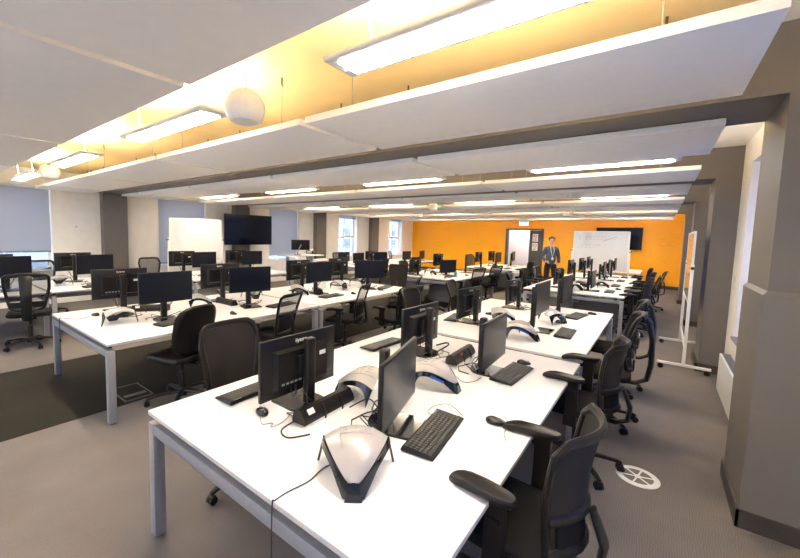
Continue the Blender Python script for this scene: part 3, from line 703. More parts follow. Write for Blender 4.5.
# loose cables on the foreground bench
def cable(pts, r, m, lab, plug=None):
    P = [Vector(p) for p in pts]; out = []
    for i in range(len(P) - 1):
        p0, p1, p2, p3 = P[max(i - 1, 0)], P[i], P[i + 1], P[min(i + 2, len(P) - 1)]
        for k in range(6):
            t = k / 6; out.append(0.5 * ((2 * p1) + (p2 - p0) * t + (2 * p0 - 5 * p1 + 4 * p2 - p3) * t * t + (3 * p1 - p0 - 3 * p2 + p3) * t ** 3))
    out.append(P[-1])
    o = thing('cable', lab, 'cable', P[0])
    MB().tube([p - P[0] for p in out], r, 6).build('cord', m, o)
    if plug:
        e = out[-1] - P[0]; d_ = (out[-1] - out[-3]).normalized()
        MB().tube([e - d_ * 0.005, e + d_ * 0.03], 0.006, 8).build('plug', plug, o)
    return o
z = 0.734
cable([(-1.03, 1.16, z), (-1.06, 1.08, z), (-1.045, 0.98, z), (-1.06, 0.88, z), (-1.06, 0.823, z), (-1.062, 0.812, 0.72), (-1.06, 0.808, 0.5), (-1.06, 0.812, 0.30)], 0.0028, M['cable'], 'thin dark cable trailing over the near edge of the foreground bench', M['black'])
cable([(-1.62, 1.16, z), (-1.56, 1.13, z), (-1.53, 1.17, z), (-1.50, 1.14, z), (-1.50, 1.22, z), (-1.56, 1.34, z)], 0.0024, M['greycable'], 'thin grey cable looping beside the foreground mouse', M['black'])
cable([(-1.46, 1.30, z), (-1.44, 1.16, z + .002), (-1.36, 1.13, z), (-1.30, 1.22, z)], 0.004, M['cable'], 'black lead looping in front of the foreground power unit')
cable([(-1.33, 1.55, z + .01), (-1.28, 1.65, z + 0.04), (-1.18, 1.60, z + 0.05), (-1.12, 1.58, z + 0.02)], 0.004, M['cable'], 'black lead running from power unit to the nearest screen')
cable([(-0.80, 1.90, z), (-0.92, 1.98, z), (-0.98, 1.90, z), (-0.96, 1.80, z), (-0.84, 1.84, z + .001)], 0.0024, M['greycable'], 'thin lead with a red plug beyond the nearest keyboard', M['red'])
cable([(-0.62, 2.05, z), (-0.58, 1.98, z), (-0.56, 1.86, z), (-0.53, 1.80, z)], 0.0024, M['greycable'], 'thin mouse lead near the first chair armrest')
cable([(-1.08, 2.42, z), (-1.0, 2.36, z), (-0.95, 2.42, z), (-0.94, 2.52, z)], 0.0028, M['greycable'], 'thin grey lead curling behind the second aisle-side keyboard')
cable([(-5.0, 1.32, z), (-4.95, 1.2, z), (-5.08, 1.12, z), (-5.12, 1.10, z), (-5.125, 1.082, .72), (-5.12, 1.08, 0.5)], 0.003, M['cable'], 'black cable hanging off the near end of the left bench', M['black'])
cable([(-4.72, 3.0, z), (-4.6, 3.12, z + .02), (-4.5, 3.02, z), (-4.38, 3.1, z)], 0.005, M['cable'], 'tangled black lead behind the far left-bench monitor')
cable([(-1.46, 2.84, z), (-1.40, 2.93, z + .05), (-1.46, 3.02, z + .04), (-1.54, 2.98, z + .01)], 0.007, M['cable'], 'thick black cable coil beside a foreground monitor stand')
# small coloured bits
for x, y, m_, lab, ct in ((-4.07, 4.45, 'green', 'small green plastic cap on the middle-row bench', 'cap'), (-4.15, 8.95, 'teal', 'small teal cup under the middle screen', 'cup'), (-4.05, 8.15, 'red', 'small red plastic cap at the front of the middle bench', 'cap')):
    o = thing('cup' if ct == 'cup' else 'cap', lab, ct, (x, y, 0.73))
    hh = 0.09 if ct == 'cup' else 0.02
    MB().lathe([(0.002, 0.0), (0.03, 0.0), (0.036, hh), (0.031, hh), (0.028, 0.005), (0.002, 0.005)]).build('body', M[m_], o)
    if ct == 'cup': MB().tube([(0.035, 0, 0.07), (0.06, 0, 0.065), (0.06, 0, 0.03), (0.032, 0, 0.02)], 0.004, 6).build('handle', M[m_], o)
    else: MB().lathe([(0.002, 0.02), (0.024, 0.02), (0.02, 0.026), (0.002, 0.027)]).build('rim', M[m_], o)

# ------------------------------------------------------------------ chairs (seat faces +x)
def base_parts(r, drop=0.0):
    MB().cyl((0, 0, 0.10), (0, 0, 0.30), 0.028).cyl((0, 0, 0.28), (0, 0, 0.42), 0.016).lathe([(0.002, 0.06), (0.045, 0.06), (0.04, 0.12), (0.03, 0.14), (0.002, 0.14)]).build('gas_column', M['black'], r)
    sp = MB()
    tips = []
    for k in range(5):
        a = 2 * PI * k / 5 - 0.24; c, s_ = math.cos(a), math.sin(a); tips.append((c, s_, a))
        sp.tube([(0.03 * c, 0.03 * s_, 0.105), (0.16 * c, 0.16 * s_, 0.098), (0.29 * c, 0.29 * s_, 0.078), (0.315 * c, 0.315 * s_, 0.068)], [0.028, 0.024, 0.019, 0.016], 8, flat=(0.75, 1), up=(0, 0, 1))
    bs = sp.build('star_base', M['black'], r)
    for c, s_, a in tips:
        p = V(0.31 * c, 0.31 * s_, 0.028); q = V(-s_, c, 0)
        cs = MB()
        for sd in (-1, 1):
            e = p + q * 0.014 * sd; cs.cyl(e - q * 0.009, e + q * 0.009, 0.027, seg=14)
        cs.box((p.x, p.y, 0.048), (0.035, 0.05, 0.022), 0.006, rz=a)
        cs.build('caster', M['black'], r)
    MB().box((0.0, 0, 0.425), (0.20, 0.16, 0.05), 0.012).tube([(0.02, -0.07, 0.425), (0.03, -0.20, 0.42), (0.03, -0.26, 0.425)], 0.007, 6).build('mechanism', M['black'], r)
def seat_part(r, m=None, thick=0.065):
    rings = []
    n = 28
    for zz, s_ in ((0.452, 0.90), (0.462, 0.99), (0.485, 1.0), (0.505, 0.96), (0.515, 0.80), (0.517, 0.45)):
        ring = []
        for k in range(n):
            a = 2 * PI * k / n; ca, sa = math.cos(a), math.sin(a); e = 0.42
            x = 0.245 * math.copysign(abs(ca) ** e, ca) * s_; y = (0.245 + 0.012 * ca) * math.copysign(abs(sa) ** e, sa) * s_
            ring.append((x + 0.015, y, zz - (0.03 * max(0, (x - 0.13) / 0.12) ** 2 if zz > .48 else 0)))
        rings.append(ring)
    MB().loft(rings).build('seat', m or M['fabric'], r)
def arm_parts(r, zt=0.775):
    for s_ in (-1, 1):
        y = s_ * 0.295
        ps = MB().loft([[(x, y + s_ * dy, z_) for x, dy in pts] for z_, pts in (
            (0.42, ((-0.045, -0.018), (0.035, -0.018), (0.035, 0.018), (-0.045, 0.018))),
            (0.56, ((-0.045, -0.018), (0.03, -0.018), (0.03, 0.018), (-0.045, 0.018))),
            (min(0.732, zt - 0.04), ((-0.045, -0.02), (0.028, -0.02), (0.028, 0.02), (-0.045, 0.02))),
            (zt - 0.03, ((-0.05, -0.022), (0.085, -0.022), (0.085, 0.022), (-0.05, 0.022))))])
        ps.box((0, y - s_ * 0.09, 0.435), (0.06, 0.20, 0.022), 0.006)
        post = ps.build('arm_post', M['brownblack'], r)
        MB().b(-0.03, 0.015, y + s_ * 0.0215 - 0.003, y + s_ * 0.0215 + 0.003, zt - 0.12, zt - 0.103).build('height_button', M['gloss'], post, False)
        g = []
        n = 20
        for zz, s2 in ((zt - 0.032, 0.86), (zt - 0.022, 0.98), (zt - 0.008, 1.0), (zt, 0.93), (zt + 0.003, 0.6)):
            g.append([(0.055 + 0.140 * math.copysign(abs(math.cos(a)) ** 0.7, math.cos(a)) * (s2 + (1 - s2) * .55), y + 0.043 * math.copysign(abs(math.sin(a)) ** 0.7, math.sin(a)) * s2 - 0.012 * s_ * math.cos(a),
                       zz - 0.030 * max(0.0, math.cos(a)) ** 2) for a in [2 * PI * k / n for k in range(n)]])
        MB().loft(g).build('arm_pad', M['brownblack'], r)
def back_frame_path(wb, wt, zb, zt, xb, xt, curve, rc, n=8, tops=10):
    """closed loop of a backrest frame: left side up, curved top, right side down, bottom"""
    P = []
    def pt(u, v):  # u -1..1, v 0..1
        w = wb + (wt - wb) * v
        return V(xb + (xt - xb) * v - curve * (1 - u * u) * (0.5 + 0.5 * v) - 0.035 * math.sin(PI * v) * -1, u * w, zb + (zt - zb) * v)
    return pt
def chair(kind):
    r = thing('office_chair', '', 'chair')
    base_parts(r)
    if kind == 'padded':
        seat_part(r, M['taupe'])
        # one padded oval back on a bar
        n = 32; rings = []
        for off, s_ in ((0.0, 0.80), (0.008, 0.95), (0.028, 1.0), (0.05, 0.94), (0.06, 0.75), (0.062, 0.4)):
            ring = []
            for k in range(n):
                a = 2 * PI * k / n; ca, sa = math.cos(a), math.sin(a); e = 0.62
                y = 0.235 * math.copysign(abs(ca) ** e, ca) * (1.0 + 0.06 * sa) * s_; zz = 0.25 * math.copysign(abs(sa) ** e, sa) * s_
                ring.append((-0.27 + off - 0.06 * (zz / 0.24) + 0.05 * (y / 0.22) ** 2, y, 0.765 + zz))
            rings.append(ring)
        MB().loft(rings).build('backrest', M['taupe'], r)
        MB().tube([(-0.05, 0, 0.43), (-0.24, 0, 0.42), (-0.285, 0, 0.47), (-0.29, 0, 0.74)], 0.034, 8, flat=(0.35, 1), up=(1, 0, 0.2)).build('back_bar', M['black'], r)
        return remember(r)
    seat_part(r)
    if kind == 'spine':
        pt = lambda u, v: V(-0.235 - 0.05 * v + 0.045 * math.sin(PI * v) + 0.05 * u * u, u * (0.16 + 0.075 * min(1, v * 1.6) ** 0.7), 0.55 + 0.515 * v)
        loop = [pt(-1, v) for v in [0.08 + 0.82 * k / 10 for k in range(11)]] + [pt(u, 0.93 + 0.07 * (1 - abs(u) ** 3)) for u in [-0.93 + 1.86 * k / 10 for k in range(11)]] + [pt(1, v) for v in [0.9 - 0.82 * k / 10 for k in range(11)]] + [pt(u, 0.0 + 0.06 * abs(u) ** 3) for u in [0.9 - 1.8 * k / 8 for k in range(9)]]
        MB().tube(loop, 0.016, 8, True, (1, 1.2), (1, 0, 0)).build('back_frame', M['black'], r)
        MB().sheet([[pt(u, v) for u in [-0.95 + 1.9 * k / 10 for k in range(11)]] for v in [0.03 + 0.94 * k / 10 for k in range(11)]], 0.003).build('back_mesh', M['meshlight'], r)
        MB().tube([(-0.03, 0, 0.425), (-0.26, 0, 0.42), (-0.345, 0, 0.47), (-0.37, 0, 0.62), (-0.365, 0, 0.84), (-0.33, 0, 1.0), (-0.285, 0, 1.05)], [0.03, 0.034, 0.04, 0.045, 0.048, 0.055, 0.055], 10, flat=(0.5, 1.35), up=(1, 0, 0.15)).build('spine', M['black'], r)
        MB().tube([(-0.27, -0.16, 1.046), (-0.29, -0.08, 1.058), (-0.30, 0, 1.062), (-0.29, 0.08, 1.058), (-0.27, 0.16, 1.046)], 0.028, 8, flat=(.7, 1), up=(1, 0, 0)).build('top_bridge', M['black'], r)
        lp = lambda y, z_: (-0.245 + 0.35 * y * y, y, z_)
        MB().sheet([[lp(y, z_) for y in [-0.19 + 0.38 * k / 8 for k in range(9)]] for z_ in (0.60, 0.64, 0.68)], 0.012).build('lumbar_pad', M['black'], r)
        return remember(r)
    cfg = {'arc': dict(wb=0.185, wt=0.235, zt=1.0, lean=-0.03, curve=0.095, xb=-0.165, mesh='meshdense', arms=True),
           'roundmesh': dict(wb=0.17, wt=0.235, zt=1.04, lean=-0.04, curve=0.055, mesh='meshlight', arms=False),
           'plainarc': dict(wb=0.17, wt=0.235, zt=1.06, lean=-0.04, curve=0.055, mesh='meshdense', arms=False),
           'frame': dict(wb=0.185, wt=0.245, zt=1.0, lean=-0.11, curve=0.03, mesh='meshlight', arms=True),
           'solid': dict(wb=0.185, wt=0.245, zt=0.99, lean=-0.11, curve=0.03, mesh='meshdense', arms=True)}[kind]
    zb = 0.53
    def pt(u, v):
        w = cfg['wb'] + (cfg['wt'] - cfg['wb']) * min(1, v * 1.15)
        return V(cfg.get('xb', -0.205) + cfg['lean'] * v + 0.02 * math.sin(PI * v) - cfg['curve'] * (1 - u * u), u * w, zb + (cfg['zt'] - zb) * v)
    cr = 0.10 if kind in ('arc', 'plainarc', 'roundmesh') else 0.05
    if kind in ('plainarc', 'roundmesh'): cr = 0.22
    e = 1 - cr
    left = [pt(-1, e * k / 10) for k in range(11)]; right = [pt(1, e * (10 - k) / 10) for k in range(11)]
    top = [pt(math.sin(a) if abs(a) < PI else 0, 0) for a in ()]
    N = 14
    for k in range(1, N):
        u = -1 + 2 * k / N; au = abs(u); rr = 0.35 if kind in ('plainarc', 'roundmesh') else 0.22
        dv = 0 if au < 1 - rr else cr * (1 - math.sqrt(max(0, 1 - ((au - (1 - rr)) / rr) ** 2)))
        top.append(pt(u, 1 - dv))
    bot = [pt(0.8 - 1.6 * k / 6, 0) for k in range(7)]
    loop = left + top + right + bot
    MB().tube(loop, 0.017, 8, True, (0.8, 1.25), (1, 0, 0)).build('back_frame', M['brownblack'], r)
    vm = 0.48 if kind in ('frame', 'solid') else 0.30
    def clampv(u, v):
        au = abs(u); rr = 0.35 if kind in ('plainarc', 'roundmesh') else 0.22
        dv = 0 if au < 1 - rr else cr * (1 - math.sqrt(max(0, 1 - ((au - (1 - rr)) / rr) ** 2)))
        return min(v, 0.985 - dv)
    us = [-0.97 + 1.94 * k / 12 for k in range(13)]
    lowv = 0.02 if kind in ('plainarc', 'roundmesh') else vm
    MB().sheet([[pt(u, clampv(u, lowv + (0.985 - lowv) * k / 12)) for u in us] for k in range(13)], 0.004).build('back_mesh', M[cfg['mesh']], r)
    if kind not in ('plainarc', 'roundmesh'):
        MB().tube([pt(u, vm) + V(-0.004, 0, 0) for u in us], 0.018, 8, flat=(0.7, 1.3), up=(1, 0, 0)).build('cross_bar', M['brownblack'], r)
        MB().sheet([[pt(u * 0.78, 0.02 + (vm - 0.05) * k / 4) + V(0.012, 0, 0) for u in us] for k in range(5)], 0.018).build('lumbar_pad', M['fabric'], r)
    MB().tube([(-0.03, 0, 0.425), (-0.25, 0, 0.415), (-0.315, 0, 0.45), (-0.325, 0, 0.55), pt(0, vm) + V(-0.025, 0, 0.0)], [0.03, 0.034, 0.036, 0.036, 0.03], 10, flat=(0.45, 1.1), up=(1, 0, 0.15)).build('spine', M['black'], r)
    if cfg['arms']: arm_parts(r, 0.775 if kind == 'arc' else 0.69)
    return remember(r)
CH = {k: chair(k) for k in ('arc', 'spine', 'padded', 'frame', 'solid', 'plainarc', 'roundmesh')}
chs = [ # kind, x, y, facing deg, label
 ('arc', -0.415, 1.65, 177, 'nearest black office chair with armrests over the foreground bench, lower right'),
 ('arc', -0.415, 3.17, 178, 'second black armchair along the right aisle, behind the nearest one'),
 ('spine', -0.36, 4.15, 184, 'black chair with bowed external back support on the right aisle'),
 ('spine', -0.36, 5.10, 182, 'black mesh chair at the far aisle corner of the second right-hand bench'),
 ('plainarc', -2.16, 1.47, 2, 'armless brown-black mesh chair behind the foreground monitor, lower left'),
 ('padded', -3.74, 1.74, 192, 'padded black chair with rounded back at the left bench'),
 ('frame', -3.72, 2.80, 200, 'open-mesh chair pushed in at the far end of the nearest middle-row bench'),
 ('frame', -3.64, 4.10, 202, 'open-mesh chair right of the paired silver bench legs'),
 ('solid', -3.10, 4.62, 172, 'black chair pulled out into the aisle left of the second foreground monitor'),
 ('frame', -3.62, 5.6, 205, 'black mesh chair at the far right corner of the second middle-row bench'),
 ('arc', -2.4, 4.25, 5, 'black armchair on the left side of the second right-hand bench, near end'),
 ('solid', -2.42, 5.75, 10, 'black high-backed chair facing right, behind a back-turned monitor'),
 ('spine', -7.12, 1.17, 166, 'large black spine-backed chair standing clear at the left edge'),
 ('spine', -7.15, 0.15, 188, 'black chair cut off by the left edge of the picture'),
 ('roundmesh', -9.6, 1.85, 8, 'black-rimmed mesh chair on the window side of the short window bench'),
 ('roundmesh', -9.5, 3.78, -5, 'black-rimmed mesh chair by the blue blind, window side'),
 ('roundmesh', -9.4, 9.0, 0, 'grey-backed chair in front of the third left pillar'),
 ('roundmesh', -9.3, 10.2, 0, 'dark chair by the far uncovered window'),
 ('solid', -7.0, 11.2, 175, 'black chair in front of the far window bench, beside blue-lit carpet'),
 ('arc', -7.0, 9.5, 185, 'low black chair on the aisle side of the third window bench'),
 ('frame', -3.62, 8.55, 168, 'mesh chair at the near right corner of the third middle-row bench'),
 ('frame', -3.62, 9.75, 165, 'mesh chair at the far right corner of the third middle-row bench'),
 ('arc', -5.6, 9.0, 4, 'chair on the left side of the third middle-row bench'),
 ('plainarc', -4.75, 7.35, 95, 'chair in front of the third middle-row bench, back towards us'),
 ('padded', -2.3, 8.2, 15, 'round-backed dark chair left of the third right-hand bench'),
 ('arc', -2.35, 9.4, 0, 'charcoal chair on the left side of the third right-hand bench, far end'),
 ('solid', -2.32, 10.9, 5, 'charcoal chair beside the standing person'),
 ('arc', -3.45, 12.6, 175, 'chair at the right side of the last middle-row bench'),
 ('roundmesh', -5.5, 13.8, 0, 'orange-lit mesh chair against the orange wall, left of the doorway'),
 ('roundmesh', -9.2, 13.6, 20, 'mesh chair against the left part of the orange wall'),
 ('arc', -0.34, 8.5, 176, 'first black chair at the third right-hand bench, aisle side'),
 ('arc', -0.34, 9.3, 182, 'second black chair at the third right-hand bench, aisle side'),
 ('frame', -0.28, 10.1, 178, 'third black chair in the aisle row by the far whiteboard'),
 ('arc', -0.32, 11.0, 176, 'fourth black chair in the far aisle row'),
 ('frame', -0.16, 11.8, 172, 'fifth black chair in the far aisle row, pulled out'),
 ('arc', -0.40, 12.7, 180, 'last black chair in the far aisle row, nearest the orange wall'),
]
for kind, x, y, a, lab in chs: place(CH[kind], (x, y, 0), D(a), lab, 'chair', 'black office chairs')

# ------------------------------------------------------------------ whiteboards and televisions
def mobile_board(label, loc, rz, W, z0, z1, foot, m_face, writing=False, back=None, tray=True):
    """board faces -y"""
    r = thing('mobile_whiteboard', label, 'whiteboard', loc, rz)
    bd = MB().b(-W / 2 + 0.015, W / 2 - 0.015, -0.010, 0.008, z0 + 0.015, z1 - 0.015).build('board', m_face, r, False)
    if back: MB().b(-W / 2 + 0.015, W / 2 - 0.015, 0.008, 0.012, z0 + 0.015, z1 - 0.015).build('back_face', back, r, False)
    fr = MB()
    for s_ in (-1, 1): fr.b(s_ * W / 2 - 0.014, s_ * W / 2 + 0.014, -0.0125, 0.0125, z0, z1)
    for zz in (z0, z1): fr.b(-W / 2, W / 2, -0.0125, 0.0125, zz - 0.014, zz + 0.014)
    fr.build('frame', M['whitesteel'], r, False)
    for s_ in (-1, 1):
        x = s_ * (W / 2 + 0.035)
        up = MB().b(x - 0.018, x + 0.018, -0.018, 0.018, 0.10, z0 + (z1 - z0) * 0.55, 0.003).build('upright', M['whitesteel'], r)
        MB().cyl((x - s_ * 0.025, 0, z0 + (z1 - z0) * 0.5), (x + s_ * 0.035, 0, z0 + (z1 - z0) * 0.5), 0.02).build('pivot_knob', M['black'], up)
        ft = MB().b(x - 0.02, x + 0.02, -foot / 2, foot / 2, 0.07, 0.10, 0.004).build('foot', M['whitesteel'], r)
        for t in (-1, 1):
            MB().cyl((x - 0.018, t * (foot / 2 - 0.04), 0.034), (x + 0.018, t * (foot / 2 - 0.04), 0.034), 0.033).box((x, t * (foot / 2 - 0.04), 0.06), (0.03, 0.04, 0.03), 0.005).build('caster', M['black'], ft)
    MB().b(-W / 2 - 0.02, W / 2 + 0.02, -0.012, 0.012, 0.30, 0.33).build('lower_bar', M['whitesteel'], r, False)
    if tray: MB().b(-W * 0.3, W * 0.3, -0.07, -0.016, z0 - 0.02, z0 - 0.008).build('pen_tray', M['whitesteel'], r, False)
    if writing:
        wr = MB(); rnd = random.Random(3)
        for li, (zz, xa, xb) in enumerate(((z1 - 0.16, -0.62, 0.25), (z1 - 0.24, -0.62, 0.40), (z1 - 0.40, -0.64, -0.05), (z1 - 0.44, -0.60, 0.0), (z1 - 0.50, -0.64, -0.1))):
            x = xa
            while x < xb:
                w = rnd.uniform(0.03, 0.09)
                pts = [(x + w * k / 6, -0.0115, zz + rnd.uniform(-0.010, 0.010)) for k in range(7)]
                wr.tube(pts, 0.0022, 5); x += w + 0.03
        wr.tube([(0.05, -0.0115, z1 - 0.30), (0.18, -0.0115, z1 - 0.25), (0.34, -0.0115, z1 - 0.18), (0.44, -0.0115, z1 - 0.16)], 0.004, 5)
        wr.build('marker_writing', M['ink'], bd)
    return r
mobile_board('large white mobile whiteboard with faint handwriting, in front of the far orange wall', (-1.50, 13.7, 0), 0, 1.50, 0.80, 2.02, 0.6, M['board'], True)
mobile_board('blank white mobile whiteboard before the left windows, beside the television', (-9.55, 4.88, 0), D(88), 1.34, 0.95, 2.03, 0.6, M['board'])
mobile_board('narrow edge-on mobile whiteboard reflecting orange by the right-hand pillar', (0.36, 7.26, 0), D(-90.5), 1.56, 0.92, 1.87, 0.56, M['board'], tray=False)
def television(label, loc, rz, W, H_, arm):
    r = thing('television', label, 'television', loc, rz)
    p = MB().box((0, 0, H_ / 2), (W, 0.05, H_), 0.006).build('housing', M['gloss'], r)
    MB().b(-W / 2 + 0.014, W / 2 - 0.014, -0.0275, -0.025, 0.02, H_ - 0.014).build('screen', M['tvscreen'], p, False)
    MB().b(-0.2, 0.2, 0.025, arm, H_ * .3, H_ * .7).build('wall_bracket', M['black'], r, False)
    MB().b(-0.04, 0.04, -0.027, 0.02, -0.012, 0.0).build('sensor_bar', M['alu'], r, False)
    return r
television('big dark wall television mounted on the second left pillar', (-10.3, 6.95, 1.33), D(88), 1.66, 0.94, 0.17)
television('dark wall television on the orange wall, partly behind the whiteboard', (-1.32, 17.48, 1.41), 0, 1.52, 0.86, 0.115)

# sit-stand desk by the windows, with a monitor on an arm
o = thing('sit_stand_desk', 'tall white sit-stand desk by the blind, right of the television', 'desk', (-8.75, 7.72, 0))
MB().b(-0.35, 0.35, -0.68, 0.68, 1.045, 1.07, 0.004).build('tabletop', M['laminate'], o)
for s_ in (-1, 1):
    lg = MB().b(-0.04, 0.04, s_ * 0.5 - 0.035, s_ * 0.5 + 0.035, 0.03, 1.045, 0.004).build('leg', M['alu'], o)
    MB().b(-0.33, 0.33, s_ * 0.5 - 0.04, s_ * 0.5 + 0.04, 0.002, 0.03, 0.004).build('foot', M['alu'], lg)
r = thing('arm_monitor', 'small black monitor on a silver arm standing on the tall desk', 'monitor', (-8.62, 7.62, 1.07), D(150))
p = MB().box((0.05, 0, 0.31), (0.03, 0.56, 0.31), 0.005).build('panel', M['bezel'], r)
MB().b(0.0655, 0.067, -0.27, 0.27, 0.17, 0.455).build('screen', M['screen'], p, False)
MB().tube([(-0.02, 0.1, 0.01), (-0.03, 0.10, 0.12), (-0.05, 0.06, 0.20), (-0.03, 0, 0.31), (0.04, 0, 0.31)], 0.018, 8).build('arm', M['alu'], r)
MB().box((-0.02, 0.1, 0.008), (0.14, 0.2, 0.016), 0.004).build('foot_plate', M['black'], r)
place(RS, (-8.70, 8.15, 1.07), D(85), 'white arched riser on the tall sit-stand desk by the window', 'laptop stand', 'white arched laptop risers')
# papers on monitors/boxes
o = thing('card_box', 'small white and red box standing on the second middle-row bench', 'box', (-4.72, 4.62, 0.73), D(10))
MB().b(-0.03, 0.03, -0.16, 0.16, 0.0, 0.56, 0.002).build('carton', M['paper'], o)
MB().b(0.0302, 0.0315, -0.15, 0.15, 0.47, 0.52).build('red_label', M['red'], o, False)

# radiator under the right window
o = thing('radiator', 'white panel radiator under the right-hand window beside the near pillar', 'radiator', (0.655, 4.85, 0.12))
MB().b(-0.055, -0.035, -0.72, 0.72, 0, 0.40, 0.006).b(0.035, 0.05, -0.72, 0.72, 0, 0.40, 0.006).build('panel', M['whitesteel'], o)
gr = MB()
for k in range(40): gr.b(-0.033, 0.033, -0.70 + k * 0.0355, -0.694 + k * 0.0355, 0.385, 0.398)
gr.b(-0.035, 0.035, -0.72, -0.71, 0, 0.40).b(-0.035, 0.035, 0.71, 0.72, 0, 0.40).b(-0.034, 0.034, -0.7, 0.7, 0.30, 0.31)
gr.build('grille', M['alu'], o, False)
MB().tube([(0, -0.68, 0.02), (0, -0.68, -0.12)], 0.009).tube([(0, 0.68, 0.02), (0, 0.68, -0.12)], 0.009).build('pipe', M['whitesteel'], o)

# floor vents and floor box
def vent(x, y, lab):
    r = thing('floor_vent', lab, 'floor vent', (x, y, 0.0)); R = 0.135
    MB().lathe([(R * .72, 0.0), (R, 0.0), (R, 0.005), (R * .96, 0.008), (R * .76, 0.008), (R * .72, 0.006)], seg=36, loop=True).build('rim', M['white'], r)
    MB().lathe([(0.002, 0.001), (R * .73, 0.001), (R * .73, 0.004), (0.002, 0.004)], seg=36).build('grille', M['ventgrey'], r)
    bl = MB()
    for k in range(6):
        a = 2 * PI * k / 6 + 0.3; bl.box((math.cos(a) * R * .4, math.sin(a) * R * .4, 0.0055), (R * .72, 0.010, 0.003), rz=a)
    bl.lathe([(0.002, 0.0), (0.022, 0.0), (0.02, 0.008), (0.002, 0.009)])
    bl.build('spokes', M['white'], r)
vent(-0.015, 3.28, 'round white floor vent on the carpet near the first chairs')
vent(-0.72, 5.62, 'round cream floor vent farther along the right aisle, partly behind a chair')
o = thing('floor_box', 'rectangular floor socket box with a silver rim in the dark carpet', 'floor box', (-4.31, 1.48, 0.004))
fr = MB()
for a in ((-0.22, 0.22, -0.135, -0.12), (-0.22, 0.22, 0.12, 0.135), (-0.22, -0.205, -0.135, 0.135), (0.205, 0.22, -0.135, 0.135)): fr.b(*a, 0, 0.006)
fr.build('rim', M['darkpanel'], o, False); MB().b(-0.205, 0.205, -0.12, 0.12, 0, 0.003).build('lid', M['carpetdark'], o, False)
MB().b(0.06, 0.12, -0.10, 0.10, 0.003, 0.006).build('flap', M['darkpanel'], o, False)

# small sensors on walls
o = thing('wall_sensor', 'small white wall sensor between the left window and the first pillar', 'sensor', (XL + 0.0, 2.66, 1.75))
MB().box((0.012, 0, 0), (0.024, 0.05, 0.05), 0.006).build('cover', M['white'], o); MB().ball((0.026, 0, 0), 0.012, (.6, 1, 1)).build('lens', M['alu'], o)
o = thing('light_switch', 'small white wall switch right of the second right-hand pillar', 'switch', (XR, 6.4, 1.30))
MB().box((-0.008, 0, 0), (0.016, 0.085, 0.085), 0.004).build('plate', M['white'], o); MB().box((-0.018, 0, 0), (0.008, 0.03, 0.045), 0.002).build('rocker', M['white'], o)
# bin on far left under the window bench
# ------------------------------------------------------------------ outside: pale office block across the street
o = thing('office_block', 'pale office block with blue windows seen through the left windows', 'building', (-24, 7, -8))
MB().b(-3, 0, -20, 75, 0, 22).build('facade', M['facade'], o, False)
for k in range(24):
    for q in range(4):
        y, zz = -14.5 + k * 3.4, 5.5 + q * 3.0
        wn = MB().b(0.0, 0.03, y, y + 2.1, zz, zz + 1.8).build('window', M['facadeglass'], o, False)
        MB().b(0.03, 0.06, y + 1.02, y + 1.08, zz, zz + 1.8).b(0.03, 0.06, y, y + 2.1, zz + 0.86, zz + 0.92).build('glazing_bar', M['whitesteel'], wn, False)

# ------------------------------------------------------------------ person
def skin_mesh(name, verts, edges, m, parent, sub=2, flatten=None):
    me = bpy.data.meshes.new(name + '_skel'); me.from_pydata([v[0] for v in verts], edges, [])
    o = bpy.data.objects.new(name + '_skel', me); COL.objects.link(o)
    md = o.modifiers.new('s', 'SKIN'); md.use_smooth_shade = True
    for i, v in enumerate(verts):
        rr = v[1]; me.skin_vertices[0].data[i].radius = (rr, rr) if not isinstance(rr, tuple) else rr
    me.skin_vertices[0].data[0].use_root = True
    sm = o.modifiers.new('d', 'SUBSURF'); sm.levels = sub; sm.render_levels = sub
    dg = bpy.context.evaluated_depsgraph_get(); me2 = bpy.data.meshes.new_from_object(o.evaluated_get(dg))
    bpy.data.objects.remove(o)
    me2.name = name; me2.materials.clear(); me2.materials.append(m)
    me2.polygons.foreach_set('use_smooth', [True] * len(me2.polygons))
    ob = bpy.data.objects.new(name, me2); COL.objects.link(ob); ob.parent = parent
    return ob
# local frame: faces -y, x to the viewer's right
P = thing('person', 'person standing in a blue-grey jumper and dark trousers before the orange wall', 'person', (-2.80, 13.2, 0), D(28))
vb = [((0, 0, 0.98), 0.085), ((0, 0, 1.15), 0.10), ((0, 0.0, 1.33), 0.11), ((0, 0.01, 1.46), 0.085), ((0, 0, 1.54), 0.055), ((0, -0.015, 1.62), 0.075), ((0, -0.02, 1.70), 0.092), ((0, -0.01, 1.78), 0.06),
      ((-0.17, 0.01, 1.44), 0.05), ((-0.245, 0.05, 1.17), 0.042), ((-0.20, -0.12, 1.02), 0.030), ((-0.17, -0.16, 1.01), 0.033),
      ((0.17, 0.01, 1.44), 0.05), ((0.25, 0.07, 1.18), 0.042), ((0.25, -0.02, 0.98), 0.030), ((0.24, -0.05, 0.93), 0.033),
      ((-0.10, 0, 0.88), 0.07), ((-0.12, -0.01, 0.50), 0.06), ((-0.13, 0.02, 0.09), 0.042), ((-0.14, -0.12, 0.04), 0.035),
      ((0.10, 0, 0.88), 0.07), ((0.13, -0.01, 0.50), 0.06), ((0.15, 0.02, 0.09), 0.042), ((0.17, -0.12, 0.04), 0.035)]
eb = [(0, 1), (1, 2), (2, 3), (3, 4), (4, 5), (5, 6), (6, 7), (3, 8), (8, 9), (9, 10), (10, 11), (3, 12), (12, 13), (13, 14), (14, 15), (0, 16), (16, 17), (17, 18), (18, 19), (0, 20), (20, 21), (21, 22), (22, 23)]
body = skin_mesh('body', vb, eb, M['skin'], P)
MB().ball((0.0, -0.105, 1.685), 0.016, (0.8, 1.2, 1.4), 10).build('nose', M['skin'], P)
